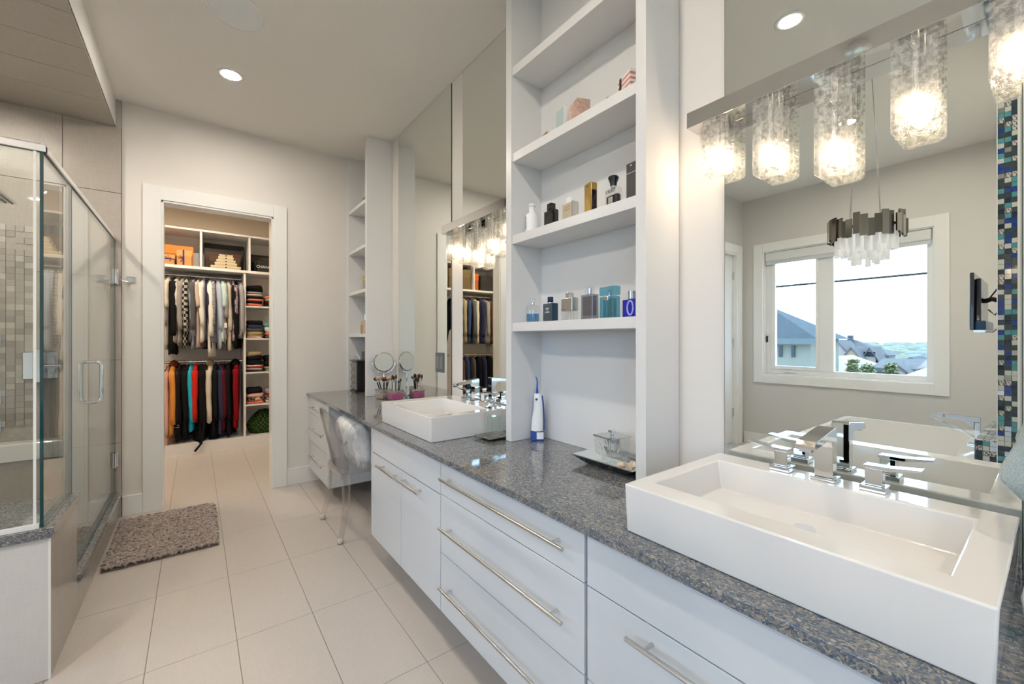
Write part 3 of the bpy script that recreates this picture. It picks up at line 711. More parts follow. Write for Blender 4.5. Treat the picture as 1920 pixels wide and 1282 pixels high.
# balloon back: curved ribbed shell
mb = MB(ch); nz = 14; nw = 44; g = []
for side in (0, 1):
    for i in range(nz + 1):
        t = i / nz; z = .452 + .408 * t
        hw = .165 + .055 * math.sin(min(1, t * 1.15) * PI * .5) - (.05 * max(0, t - .82) / .18) ** 1 * (.8)
        for j in range(nw + 1):
            s = -1 + 2 * j / nw
            x = .775 - .085 * t + .045 * (s * s) * (1 - .3 * t) + .0035 * math.cos(j * PI / 2) * (1 if abs(s) < .95 else 0) + (.008 if side else 0)
            zz = z - (.045 * s * s if i == nz else .03 * s * s * t)
            g.append((x, yc + s * hw, zz))
n1 = (nz + 1) * (nw + 1); fs = []
for i in range(nz):
    for j in range(nw):
        a = i * (nw + 1) + j; fs.append((a, a + 1, a + nw + 2, a + nw + 1)); fs.append((n1 + a, n1 + a + nw + 1, n1 + a + nw + 2, n1 + a + 1))
bd = [j for j in range(nw + 1)] + [i * (nw + 1) + nw for i in range(1, nz + 1)] + [nz * (nw + 1) + j for j in range(nw - 1, -1, -1)] + [i * (nw + 1) for i in range(nz - 1, 0, -1)]
for k in range(len(bd)):
    a, b = bd[k], bd[(k + 1) % len(bd)]; fs.append((a, b, n1 + b, n1 + a))
mb.add(g, fs); ob('ribbed_back', mb, M['acrylic'], ch, smooth='auto')
# rounded frame of the back
fp = []
for k in range(25):
    s = -1 + 2 * k / 24
    if k <= 6: t = k / 6 * .85; y = yc - (.168 + .052 * math.sin(t * PI / 2)); 
    elif k >= 18: t = (24 - k) / 6 * .85; y = yc + (.168 + .052 * math.sin(t * PI / 2))
    else:
        a = PI - (k - 6) / 12 * PI; t = .85 + .17 * math.sin(a); y = yc + .219 * math.cos(a)
    ss = (y - yc) / .22
    fp.append((.779 - .085 * t + .045 * ss * ss * (1 - .3 * t), y, .44 + .408 * t))
ob('back_rim', MB(ch).tube(fp, .009, 8), M['acrylic'], ch, smooth=True)
# cushion
cu = thing('fluffy_cushion', 'white and grey fluffy faux fur cushion standing on the clear chair', 'cushion', (.95, 3.05, .453))
mb = MB(cu); rings = []
NU, NV = 28, 20
vs = []
for i in range(NV + 1):
    v = -PI / 2 + PI * i / NV
    for j in range(NU):
        u = 2 * PI * j / NU
        cu_, su = math.cos(u), math.sin(u); cv, sv = math.cos(v), math.sin(v)
        e = .45
        sg = lambda q, p: math.copysign(abs(q) ** p, q)
        a = sg(cv, 1.0) ; X = .055 * sg(sv, .8) * 1.25; Y = .19 * sg(cu_, e) * abs(cv) ** .45; Z = .155 * sg(su, e) * abs(cv) ** .45
        n = mnoise.noise(Vector((X * 20, Y * 14, Z * 14))) * .012
        vs.append((X + n, Y + n, Z + n * .5))
rot = Matrix.Rotation(-.30, 3, 'Y') @ Matrix.Rotation(.12, 3, 'X')
P0 = Vector((.95, 3.05, .453))
vs = [rot @ Vector(p) + P0 + Vector((-.035, .01, .178)) for p in vs]
fs = [(i * NU + j, i * NU + (j + 1) % NU, (i + 1) * NU + (j + 1) % NU, (i + 1) * NU + j) for i in range(NV) for j in range(NU)]
mb.add(vs, fs)
fur = mat('long_white_fur', (.84, .84, .86), .9, spec=.2, sheen=.5, var=(14, .22, (1, 3, .6)))
ob('cover', mb, fur, cu, smooth=True)
random.seed(7); mb = MB(cu)
for k in range(2600):
    p = random.choice(vs); q = (p - P0 - Vector((-.035, .01, .178))); nrm = q.normalized(); nrm.x *= 1.8; nrm.normalize()
    d = (nrm * .018 + Vector((random.uniform(-.006, .006), random.uniform(-.014, .014), -random.uniform(.02, .05))))
    t = Vector((0, random.choice((-1, 1)) * .0011, 0)); a = p + Vector((random.uniform(-.006, .006), random.uniform(-.01, .01), random.uniform(-.01, .01)))
    mb.add([a - t, a + t, a + d * .6 + nrm * .006 + t * .7, a + d * .6 + nrm * .006 - t * .7, a + d], [(0, 1, 2, 3), (3, 2, 4)])
ob('fur_strands', mb, fur, cu, kind='stuff')
# ============================================================ closet storage unit
UY = 6.118
cl = thing('closet_unit', 'white built-in closet organiser with cubbies, shelves and hanging rods', 'closet shelving', (-.1, UY, 0))
wm = M['case']
for x in (-1.52, .486, 1.28):
    ob('upright', MB(cl).box(x - .012, x + .012, UY, CY - .012, .135, 2.155), wm, cl)
ob('upright', MB(cl).box(-.632, -.608, UY, CY - .012, .135, 2.155), wm, cl)
for x in (-1.52, -.98, -.45, .052, .537, 1.28):
    ob('divider', MB(cl).box(x - .011, x + .011, UY, CY - .012, 2.19, 2.602), wm, cl)
ob('top_board', MB(cl).box(-1.53, 1.29, UY - .01, CY - .001, 2.603, 2.625), wm, cl)
ob('long_shelf', MB(cl).box(-1.53, 1.29, UY - .012, CY - .001, 2.157, 2.189), wm, cl)
ob('bottom_board', MB(cl).box(-1.53, 1.29, UY, CY - .001, .117, .134), wm, cl)
ob('kick_board', MB(cl).box(-1.53, 1.29, UY, UY + .018, 0, .116), wm, cl)
ob('back_board', MB(cl).box(-1.53, 1.29, CY - .011, CY - .001, .135, 2.602), wm, cl)
SZ = (1.754, 1.35, .927, .524)
for z in SZ: ob('shelf', MB(cl).box(.4985, 1.2675, UY + .002, CY - .0115, z - .018, z), wm, cl)
RY = 6.33
for x0, x1 in ((-1.508, -.632), (-.608, .474)):
    ob('hanging_rod', MB(cl).tube([(x0, RY, 2.095), (x1, RY, 2.095)], .015, 12), M['steel'], cl, smooth='auto')
    ob('hanging_rod', MB(cl).tube([(x0, RY, 1.065), (x1, RY, 1.065)], .015, 12), M['steel'], cl, smooth='auto')
random.seed(21)
def garment(name, label, cat, x, rod, length, fab, th=.028, hw=.20, sleeve=.5, rz=0, grp=None, quilt=0, fur=None, flare=.03):
    t = thing(name, label, cat, (x, RY, rod), rz, grp)
    N = 20; rings = []; sd = random.random() * 50
    prof = [(-.030, .05, .6), (-.048, .10, .8), (-.072, .155, .95), (-.10, .19, 1.05), (-.20, .20, 1.1)]
    nn = 10
    for k in range(1, nn + 1): prof.append((-.20 - (length - .20) * k / nn, .20 + flare * k / nn, 1.1 + .25 * k / nn))
    for z, w, tt in prof:
        r = []; sw_ = .012 * math.sin(sd + z * 3)
        for j in range(N):
            a = 2 * PI * j / N
            f = 1 + (.35 * math.sin(3 * a + sd + z * 4) + .2 * math.sin(5 * a + 2 * sd)) * min(1, (-z) / .4)
            q = 1 + (.35 * abs(math.sin(z * PI / .075)) - .1 if quilt else 0)
            hem = .02 * math.sin(a * 3 + sd) if z == prof[-1][0] else 0
            r.append((sw_ + th * tt * f * q * math.cos(a), (w * hw / .2) * math.sin(a) * (.97 if quilt else 1), z + hem))
        rings.append(r)
    mb = MB(); mb.loft(rings); ob('body', mb, F(fab), t, smooth=True)
    if sleeve:
        for s in (-1, 1):
            if s == 1 and rz > -1: pass
            pts = []; rr = []
            for k in range(9):
                u = k / 8
                pts.append((.006 * math.sin(sd + u * 5) + .02 * u * (1 if s < 0 else -1), s * (hw * .90 + .035 * math.sin(u * 1.6)), -.098 - sleeve * u)); rr.append((.046 - .014 * u) * (1 + (.18 * (k % 2) if quilt else .08 * math.sin(k * 2 + sd))))
            mb = MB(); mb.tube(pts, rr, 10)
            for v in mb.v: v.x *= .72
            ob('sleeve', mb, F(fab), t, smooth=True)
    if fur:
        mb = MB(); pts = [(0, .07 * math.cos(a) , -.060 + .035 * math.sin(a)) for a in [PI * k / 8 for k in range(9)]]
        mb.tube(pts, [.02, .035, .045, .048, .05, .048, .045, .035, .02], 8)
        for v in mb.v: v += Vector((random.uniform(-.008, .008), random.uniform(-.008, .008), random.uniform(-.008, .008)))
        ob('fur_collar', mb, F(fur), t, smooth=True)
    mb = MB(); mb.tube([(0, 0, -.030), (0, 0, -.02), (0, .012, .012), (0, .0, .024), (0, -.016, .017), (0, -.018, .004)], .0022, 6)
    mb2 = MB(); mb2.tube([(0, -.17, -.095), (0, -.08, -.048), (0, 0, -.03), (0, .08, -.048), (0, .17, -.095)], .0045, 6)
    h = ob('hanger', mb2, F('white') if rod > 1.5 else F('black'), t, smooth=True); ob('hook', mb, M['steel'], h, smooth=True)
    return t
RU = 2.095; RL = 1.065
UP = [('shirt', 'pale grey shirt hanging at the far left of the upper closet rod', -.285, .78, 'grey', .5), ('dress', 'long cream top hanging next to the black coat on the upper rod', -.245, .86, 'cream', .3),
      ('coat', 'long black coat hanging near the left end of the upper rod', -.195, .92, 'black', .62), ('shirt', 'cream blouse right beside the black coat on the upper rod', -.150, .80, 'cream', .3),
      ('shirt', 'charcoal grey shirt on the upper rod left of the checked shirt', -.112, .82, 'grey', .55), ('shirt', 'black and cream checked flannel shirt on the upper rod', -.072, .84, 'check', .6),
      ('shirt', 'charcoal shirt close behind the checked one on the upper rod', -.036, .8, 'darkgrey', .55), ('shirt', 'blue-grey shirt right of the checked shirts on the upper rod', .004, .86, 'bluegrey', .62),
      ('blouse', 'blush satin blouse with short sleeves on the upper rod', .046, .84, 'blush', .28), ('shirt', 'thin white shirt behind the blush blouse on the upper rod', .082, .78, 'white', .5),
      ('shirt', 'dark navy long-sleeved shirt in the middle of the upper rod', .118, .86, 'navy', .62), ('shirt', 'long white cardigan in the middle of the upper rod', .160, .95, 'white', .62),
      ('shirt', 'black and white striped shirt next to the white cardigan', .196, .8, 'stripe', .5), ('shirt', 'pale blue shirt behind the mint shirt on the upper rod', .228, .86, 'paleblue', .55),
      ('shirt', 'mint green short-sleeved shirt on the upper rod', .262, .80, 'mint', .27), ('shirt', 'light grey shirt with a paper tag on the upper rod', .298, .78, 'grey', .40),
      ('shirt', 'cream linen shirt toward the right end of the upper rod', .336, .88, 'cream', .55), ('blouse', 'plum patterned blouse right of the cream linen shirt', .372, .78, 'plum', .4),
      ('coat', 'black jacket near the right end of the upper rod', .405, .86, 'black', .6), ('shirt', 'finely striped grey shirt at the right end of the upper rod', .440, .74, 'fine', .58)]
for n, l, x, ln, fb, sl in UP:
    g = garment(n, l, 'clothing', x, RU, ln, fb, .026, .195 + random.uniform(-.01, .015), sl, random.uniform(-.22, .08))
    if 'paper tag' in l: ob('price_tag', MB().box(-.012, .016, -.245, -.243, -.62, -.56), simple('paper', (.75, .75, .72), .7), g, label='white paper tag')
LO = [('jacket', 'pink quilted puffer coat at the far left of the lower rod', -.252, .93, 'pink', .72, 1, None), ('jacket', 'orange coat with brown fur collar on the lower rod', -.200, .80, 'orange', .6, 0, 'brownfur'),
      ('coat', 'black coat just right of the orange coat on the lower rod', -.168, .84, 'black', .6, 0, None), ('coat', 'black leather jacket with buckle, second black coat on the lower rod', -.138, .80, 'leather', .58, 0, None),
      ('coat', 'plain black wool coat left of the turquoise jacket', -.102, .84, 'black', .6, 0, None), ('coat', 'thin black coat directly beside the turquoise jacket', -.066, .82, 'mblk', .6, 0, None),
      ('jacket', 'bright turquoise jacket on the lower rod', -.030, .76, 'turquoise', .6, 0, None), ('jacket', 'bright red jacket right of the turquoise one', .006, .66, 'red', .56, 0, None),
      ('coat', 'long black coat with hanging belt right of the red jacket', .048, .92, 'black', .62, 0, None), ('coat', 'black leather coat beside the cream jacket', .096, .86, 'leather', .6, 0, None),
      ('jacket', 'cream jacket with pale fur collar in the middle of the lower rod', .146, .68, 'cream', .6, 0, 'khaki'), ('coat', 'black parka right of the cream jacket on the lower rod', .196, .88, 'black', .6, 0, None),
      ('coat', 'dark navy coat left of the maroon puffer', .240, .84, 'navy', .6, 0, None), ('jacket', 'shiny maroon quilted puffer jacket on the lower rod', .290, .80, 'maroon', .58, 1, None),
      ('coat', 'black coat between the maroon puffer and the dark red coat', .338, .86, 'black', .6, 0, None), ('coat', 'dark red wool coat with black collar at the right end of the lower rod', .400, .78, 'darkred', .62, 0, 'black')]
FC['mblk'] = F('black')
for n, l, x, ln, fb, sl, qu, fu in LO:
    g = garment(n, l, 'clothing', x, RL, ln + .03, fb, .032, .20 + random.uniform(-.01, .015), sl, random.uniform(-.18, .06), quilt=qu, fur=fu)
    if 'belt' in l: ob('belt', MB().tube([(.02, -.22, -.5), (.03, -.235, -.75), (.0, -.24, -.95), (-.06, -.25, -1.03)], .012, 6), F('black'), g, smooth=True)
    if 'buckle' in l: ob('buckle', MB().tube([(-.025, -.225, -.70), (.025, -.228, -.71), (.025, -.228, -.74), (-.025, -.225, -.73), (-.025, -.225, -.70)], .003, 6), M['steel'], g, smooth=True)
LF = [('denim', 'jacket'), ('brown', 'jacket'), ('grey', 'shirt'), ('navy', 'shirt'), ('cream', 'shirt'), ('darkgrey', 'jacket'), ('denim', 'jacket'), ('khaki', 'shirt'), ('mint', 'shirt'), ('black', 'jacket')]
nice = dict(denim='denim blue', brown='brown', grey='grey', navy='navy', cream='cream', darkgrey='charcoal', khaki='khaki', mint='mint', black='black')
pos = ['leftmost', 'second', 'third', 'fourth', 'fifth', 'sixth', 'seventh', 'eighth', 'ninth', 'tenth']
for i, (fb, n) in enumerate(LF):
    garment(n, '%s %s, %s on the closet rod seen in the far mirror' % (nice[fb], n, pos[i]), 'clothing', -1.44 + i * .088, RU, .82, fb, .034, .20, .6, random.uniform(-.2, .2))
for i in range(7):
    fb = ['black', 'navy', 'black', 'darkgrey', 'denim', 'brown', 'black'][i]
    garment('trousers', '%s trousers, %s on the lower closet rod seen in the far mirror' % (nice[fb], pos[i]), 'clothing', -1.42 + i * .12, RL, .80, fb, .034, .15, 0, random.uniform(-.1, .1), flare=0)
# folded piles on the shelves at the right
def folded(label, cx, cy, z, w, d, h, fb, grp):
    NU, NV = 22, 8; vs = []; sd = random.random() * 90
    for i in range(NV + 1):
        v = -PI / 2 + PI * i / NV
        for j in range(NU):
            u = 2 * PI * j / NU; sg = lambda q, p: math.copysign(abs(q) ** p, q)
            X = w / 2 * sg(math.cos(u), .4) * abs(math.cos(v)) ** .35; Y = d / 2 * sg(math.sin(u), .4) * abs(math.cos(v)) ** .35; Z = h / 2 * sg(math.sin(v), .7)
            n = mnoise.noise(Vector((X * 9 + sd, Y * 9, Z * 20)))
            vs.append((X * (1 + .10 * n), Y + .015 * n, Z + h * .22 * n + h / 2 - (.10 * h)))
    fs = [(i * NU + j, i * NU + (j + 1) % NU, (i + 1) * NU + (j + 1) % NU, (i + 1) * NU + j) for i in range(NV) for j in range(NU)]
    mb = MB(); mb.add(vs, fs); o = ob('folded_garment', mb, F(fb), None, smooth=True, loc=(cx, cy, z + h * .06)); tag(o, label, 'folded clothes', grp); o.rotation_euler.z = random.uniform(-.15, .15)
PL = [(1.754, 'top', [('coral', .035), ('black', .03), ('coral', .028), ('black', .03), ('cream', .03), ('grey', .03), ('black', .075)], [('black', .04), ('maroon', .03), ('olive', .035), ('coral', .03)]),
      (1.35, 'second', [('cream', .025), ('coral', .02), ('olive', .04), ('darkgrey', .04), ('navy', .045), ('black', .05)], [('darkgrey', .04), ('coral', .04), ('mint', .06), ('teal', .05)]),
      (.927, 'third', [('navy', .025), ('cream', .02), ('red', .02), ('white', .02), ('black', .06), ('black', .05), ('khaki', .05)], [('teal', .03), ('khaki', .025), ('black', .07), ('black', .07)]),
      (.524, 'fourth', [('coral', .03), ('floral', .05), ('pink', .045), ('black', .06)], [('white', .035), ('floral', .05), ('darkred', .03), ('grey', .06)])]
cn = dict(coral='coral', black='black', cream='cream', grey='grey', maroon='maroon', olive='olive', darkgrey='charcoal', navy='navy', mint='mint', teal='teal', red='red', white='white', khaki='beige', floral='floral patterned', pink='dusty pink', darkred='dark red')
oc = ['bottom piece', 'second from the bottom', 'third from the bottom', 'fourth from the bottom', 'fifth from the bottom', 'sixth from the bottom', 'top piece', 'top piece']
for z, sn, A, B in PL:
    for side, pile, cx in (('left', A, .60), ('right', B, .80)):
        zz = z
        for i, (fb, h) in enumerate(pile):
            pp = 'topmost' if i == len(pile) - 1 else oc[i]
            folded('folded %s garment, %s, %s pile, %s closet shelf' % (cn[fb], pp, side, sn), cx + random.uniform(-.01, .01), 6.28, zz, .185, .26, h * 1.25, fb, 'folded clothes on the closet shelves')
            zz += h
bagt = thing('handbag', 'dark green checked slouchy bag on the bottom closet shelf', 'bag', (.70, 6.28, .135))
vs = []; NU, NV = 24, 12
for i in range(NV + 1):
    v = -PI / 2 + PI * i / NV
    for j in range(NU):
        u = 2 * PI * j / NU; Z = .135 + .15 * math.sin(v); q = 1 - .5 * max(0, (Z - .12) / .2)
        n = mnoise.noise(Vector((math.cos(u) * 2, math.sin(u) * 2, v * 2))) * .02
        vs.append((.19 * math.cos(u) * math.cos(v) ** .6 * q + n if math.cos(v) > 0 else n, .12 * math.sin(u) * max(0, math.cos(v)) ** .6 * q, Z + n))
mb = MB(); mb.add(vs, [(i * NU + j, i * NU + (j + 1) % NU, (i + 1) * NU + (j + 1) % NU, (i + 1) * NU + j) for i in range(NV) for j in range(NU)])
ob('body', mb, F('green'), bagt, smooth=True)
ob('strap', MB().tube([(-.10, -.05, .22), (-.06, -.09, .30), (.02, -.10, .31), (.09, -.09, .27), (.11, -.07, .2)], .008, 8), F('black'), bagt, smooth=True)
ob('clasp', MB().tube([(.08, -.125, .17), (.10, -.128, .15), (.09, -.128, .13), (.06, -.128, .11)], .004, 6), M['chrome'], bagt, smooth=True)
# boxes in the top cubbies
SHF = 2.19
def gift(label, x0, x1, y0, y1, h, col, rib=None, z=SHF, lid=True, name='gift_box'):
    t = thing(name, label, 'box', ((x0 + x1) / 2, (y0 + y1) / 2, z)); m = simple('box_' + label[:14].replace(' ', '_'), col, .45)
    lz = z + h * .62
    ob('base', MB(t).box(x0 + .003, x1 - .003, y0 + .003, y1 - .003, z + .0005, lz), simple('base_' + label[:14].replace(' ', '_'), tuple(q * .75 for q in col), .5), t, bevel=.001)
    ob('lid', MB(t).box(x0, x1, y0, y1, lz + .0005, z + h), m, t, bevel=.001)
    if rib:
        mr_ = simple('ribbon_navy', (.03, .015, .16), .4)
        if rib == 'v':
            xm = x0 + (x1 - x0) * .45; ob('ribbon', MB(t).box(xm - .008, xm + .008, y0 - .002, y1 + .002, z + .0005, z + h + .002), mr_, t)
            ob('bow', MB(t).tube([(xm, y0 - .008, z + h * .5), (xm - .03, y0 - .014, z + h * .62), (xm - .045, y0 - .012, z + h * .5), (xm, y0 - .01, z + h * .46), (xm - .028, y0 - .012, z + h * .25)], .004, 6), mr_, t, smooth=True)
        else:
            zm = z + h * .6; ob('ribbon', MB(t).box(x0 - .002, x1 + .002, y0 - .002, y1 + .002, zm - .005, zm + .005), mr_, t)
            xm = x1 - .06; ob('bow', MB(t).tube([(xm, y0 - .008, zm), (xm - .025, y0 - .014, zm + .02), (xm + .01, y0 - .012, zm + .03), (xm, y0 - .01, zm), (xm + .025, y0 - .012, zm + .015), (xm + .015, y0 - .01, zm - .03)], .004, 6), mr_, t, smooth=True)
    return t
gift('large orange box standing at the back of the left cubby', -.42, -.02, 6.34, 6.44, .26, (.72, .26, .03))
gift('small orange gift box with horizontal navy ribbon in the left cubby', -.36, -.19, 6.17, 6.30, .115, (.70, .33, .10), 'h')
gift('upright orange gift box tied with vertical navy ribbon in the left cubby', -.175, -.035, 6.18, 6.28, .185, (.72, .35, .11), 'v')
gift('wide black box filling the back of the middle cubby', .085, .50, 6.42, 6.54, .345, (.012, .011, .012))
gift('dark brown box standing in front of the black box in the middle cubby', .095, .47, 6.34, 6.405, .225, (.075, .025, .012))
gift('narrow brown box behind the stacked cream boxes', .135, .45, 6.29, 6.33, .17, (.09, .04, .015))
z = SHF
for i, (w_, h) in enumerate(((.305, .036), (.225, .040), (.195, .034), (.155, .036), (.140, .026))):
    cx = .295
    nm = ['bottom', 'second from bottom', 'middle', 'second from top', 'topmost']
    t = gift('flat cream box, %s of the pyramid stack' % nm[i], cx - w_ / 2, cx + w_ / 2, 6.13, 6.27, h - .001, (.70, .60, .40), None, z, name='flat_box')
    ob('emblem', MB(t).tube([(cx, 6.1305, z + h * .5), (cx, 6.128, z + h * .5)], .008, 12), M['mblack'], t, label='round dark emblem'); z += h
    t['group'] = 'stack of cream boxes'
gift('large black box with pale rim at the back of the right cubby', .565, .96, 6.42, 6.54, .26, (.02, .02, .016))
gift('olive black box standing in the middle of the right cubby', .585, .92, 6.33, 6.41, .215, (.06, .055, .035))
t = gift('black box with white capital letters at the front of the right cubby', .625, .90, 6.20, 6.32, .155, (.022, .022, .018))
text(t, 'CHANEL', .048, (-.055, -.0605, .075), (PI / 2, 0, 0), M['white'])
gift('thin black box standing at the left edge of the right cubby', .592, .618, 6.22, 6.31, .145, (.02, .02, .02))
gift('large bronze brown storage box in the cubby seen in the far mirror', -.94, -.52, 6.16, 6.5, .34, (.14, .10, .035))
gift('narrow orange box beside the bronze box, seen in the far mirror', -1.12, -1.02, 6.2, 6.45, .30, (.55, .12, .02))
gift('black box in the leftmost closet cubby, seen in the far mirror', -1.48, -1.16, 6.2, 6.5, .28, (.02, .02, .02))
# ============================================================ perfume bottles and boxes on the shelves
def gl(name, tint, **k): return clear(name, tint, extra=.04, **k)
CG = M['cglass']
def bottle(name, label, x, y, z, cat='bottle', rz=-.55, grp=None): return thing(name, label, cat, (x, y, z + .0005), rz, grp)
BX = 1.295
def bbox(t, name, w, d, z0, z1, m, bv=.003, cx=0, cy=0, par=None, label=None):   # w along view-right (local x), d depth
    return ob(name, MB().box(cx - w / 2, cx + w / 2, cy - d / 2, cy + d / 2, z0, z1), m, par or t, bevel=bv, label=label)
def bcyl(t, name, prof, m, seg=24, cx=0, cy=0, par=None):
    return ob(name, MB().lathe((cx, cy, 0), prof, seg), m, par or t, smooth='auto')
RZ = -PI / 2 - .12      # local -y faces the room (towards -x)
def btxt(t, s, size, z, d, m, x=0): return text(t, s, size, (x, -d / 2 - .0006, z), (PI / 2, 0, 0), m)
silver = simple('silver_cap', (.75, .75, .74), .15, 1); gold = simple('gold_metal', (.75, .52, .16), .16, 1); inkw = simple('ink_white', (.85, .85, .85), .5); inkb = simple('ink_black', (.02, .02, .02), .5); inkg = simple('ink_gold', (.55, .40, .18), .4)
z = 1.839
t = bottle('perfume_bottle', 'white round-shouldered bottle with narrow neck, leftmost on the second shelf', 1.285, 1.535, z, rz=RZ)
bcyl(t, 'body', [(.028, 0), (.0315, .004), (.0315, .078), (.028, .090), (.015, .098), (.0135, .102), (.0135, .128), (.018, .130), (.018, .138), (.016, .140)], M['white'])
t2 = text(t, 'BOSS BOTTLED', .009, (-.004, -.0318, .048), (PI / 2, -PI / 2, 0), inkb)
t = bottle('perfume_bottle', 'black glass bottle with square black cap, second on the second shelf', 1.29, 1.405, z, rz=RZ)
dk = gl('smoked_glass', (.06, .06, .07)); bbox(t, 'body', .074, .032, 0, .078, dk, .005); bbox(t, 'liquid', .064, .022, .004, .07, simple('dark_liquid', (.03, .02, .022), .2), .003); bbox(t, 'cap', .032, .028, .079, .110, dk, .003); bbox(t, 'cap_core', .022, .018, .080, .105, M['black'])
t = bottle('perfume_bottle', 'clear bottle with frosted cap half hidden behind the black bottle', 1.36, 1.47, z, rz=RZ)
bbox(t, 'body', .04, .03, 0, .062, CG); bcyl(t, 'cap', [(.012, .063), (.013, .066), (.013, .094), (.011, .096)], M['acrylic'])
t = bottle('perfume_bottle', 'pale gold rectangular bottle with white cap on the second shelf', 1.29, 1.285, z, rz=RZ)
bbox(t, 'body', .066, .034, 0, .078, simple('champagne', (.66, .58, .42), .12, .25), .002); bbox(t, 'side_panel', .004, .036, 0, .080, silver, .001, cx=.035); bcyl(t, 'cap', [(.015, .079), (.016, .081), (.016, .100), (.015, .103)], M['white'])
btxt(t, 'ALLURE', .0125, .062, .034, inkg); btxt(t, 'HOMME SPORT', .006, .050, .034, inkg)
t = bottle('perfume_bottle', 'gold ingot-shaped bottle with dark side on the second shelf', 1.285, 1.162, z, rz=RZ - .15)
ob('body', MB().prism([(-.026, 0), (.026, 0), (.026, .122), (.022, .128), (-.022, .128), (-.026, .122)], 1, -.015, .015), gold, t, bevel=.003); ob('side_window', MB().box(.0262, .0275, -.011, .011, .004, .095), M['black'], t, bevel=.0004); btxt(t, '$', .030, .055, .031, simple('pale_gold', (.9, .8, .5), .2, 1)); ob('nozzle', MB().lathe((0, -.0155, 0), [(.0015, .112), (.0015, .115)], 8), M['mblack'], t)
t = bottle('perfume_bottle', 'flask half full of dark liquid with flared black stopper on the second shelf', 1.288, 1.048, z, rz=RZ)
bbox(t, 'flask', .068, .030, 0, .078, CG, .008); bbox(t, 'liquid', .060, .022, .003, .050, simple('midnight_liquid', (.004, .008, .02), .1, coat=.6), .006)
bcyl(t, 'neck', [(.010, .078), (.010, .086)], silver); bcyl(t, 'stopper', [(.013, .086), (.014, .096), (.0215, .116), (.019, .121), (.008, .1235)], M['black'])
bbox(t, 'label_plate', .024, .001, .008, .040, silver, .0003, cy=-.0158); btxt(t, 'CREED', .017, .062, .032, inkb)
t = bottle('perfume_box', 'tall black perfume box with silver line at the right of the second shelf', 1.285, .948, z, 'box', rz=RZ)
bbox(t, 'body', .048, .036, 0, .138, simple('charcoal_box', (.035, .035, .04), .35), .001); ob('silver_line', MB().box(-.024, .024, -.0188, -.018, .100, .1025), silver, t); btxt(t, 'BB', .008, .128, .036, inkw)
z = 1.413
t = bottle('perfume_bottle', 'clear dome bottle with blue liquid and loop stopper, leftmost on the lowest shelf', 1.29, 1.535, z, rz=RZ)
bcyl(t, 'dome', [(.031, 0), (.034, .006), (.034, .060), (.030, .080), (.012, .085)], CG); bcyl(t, 'liquid', [(.029, .003), (.030, .005), (.030, .040), (.029, .041)], gl('aqua_liquid', (.28, .60, .85)))
ob('loop_stopper', MB().tube([(.020 * math.cos(a), 0, .104 + .011 * math.sin(a)) for a in [2 * PI * k / 20 for k in range(21)]], .0022, 8), M['chrome'], t, smooth=True); bcyl(t, 'collar', [(.008, .0855), (.008, .095)], silver)
t = bottle('perfume_bottle', 'dark navy rectangular bottle with navy cap on the lowest shelf', 1.29, 1.41, z, rz=RZ)
bbox(t, 'body', .074, .034, 0, .082, simple('navy_glass', (.003, .035, .065), .06, coat=.8), .003); bcyl(t, 'cap', [(.0125, .087), (.0135, .089), (.0135, .111), (.013, .112)], simple('navy_cap', (.01, .018, .07), .2)); bcyl(t, 'ring', [(.010, .0825), (.0115, .083), (.0115, .0868)], silver)
btxt(t, 'BLEU', .0105, .058, .034, inkw); btxt(t, 'DE', .005, .0495, .034, inkw); btxt(t, 'CHANEL', .0095, .042, .034, inkw)
t = bottle('perfume_bottle', 'brushed silver bottle with slanted cap and red stripe on the lowest shelf', 1.29, 1.287, z, rz=RZ)
bbox(t, 'base_glass', .074, .034, 0, .040, CG, .003); bbox(t, 'metal_sleeve', .076, .036, .0405, .098, simple('brushed_silver', (.62, .62, .61), .3, 1), .004); ob('slanted_cap', MB().prism([(-.014, .099), (.014, .099), (.014, .114), (.008, .121), (-.010, .123), (-.014, .115)], 1, -.013, .013), silver, t, bevel=.002); ob('red_stripe', MB().box(-.038, -.004, -.0186, -.018, .046, .049), simple('red_stripe', (.55, .03, .03), .4), t); bbox(t, 'inner_tube', .008, .008, .002, .04, M['white'])
t = bottle('perfume_bottle', 'tall smoky grey glass bottle with clear block cap on the lowest shelf', 1.29, 1.172, z, rz=RZ)
sm = gl('grey_glass', (.62, .62, .66)); bbox(t, 'body', .072, .034, 0, .102, sm, .003); bbox(t, 'liquid', .062, .024, .016, .095, gl('grey_liquid', (.72, .70, .72)), .002); bcyl(t, 'pump', [(.009, .103), (.009, .128)], silver); bbox(t, 'cap', .036, .030, .104, .133, CG, .002)
t = bottle('perfume_bottle', 'large turquoise glass bottle with metal badge on the lowest shelf', 1.29, 1.068, z, rz=RZ)
tq = gl('turquoise_glass', (.42, .70, .80)); bbox(t, 'body', .080, .034, 0, .086, tq, .004); bbox(t, 'liquid', .056, .02, .006, .078, gl('mint_liquid', (.66, .82, .84)), .003); bbox(t, 'clear_cap', .082, .036, .0895, .124, tq, .003); bcyl(t, 'pump', [(.008, .087), (.008, .100), (.005, .101), (.006, .112)], silver); bbox(t, 'badge', .022, .003, .070, .085, silver, .001, cy=-.0185)
mb = MB()
for k in range(14):
    for s in (-1, 1): mb.box(s * .034 - .003, s * .034 + .003, -.0182, -.0172, .006 + k * .0055, .009 + k * .0055)
ob('engraved_border', mb, simple('teal_etch', (.05, .22, .32), .4), t, kind='stuff')
t = bottle('perfume_bottle', 'royal blue square bottle with ribbed silver cap at the right of the lowest shelf', 1.285, .960, z, rz=RZ)
bbox(t, 'body', .068, .030, 0, .066, simple('royal_blue', (.012, .012, .36), .08, coat=.7), .003)
mb = MB(); pr = [(.013, .0665)]
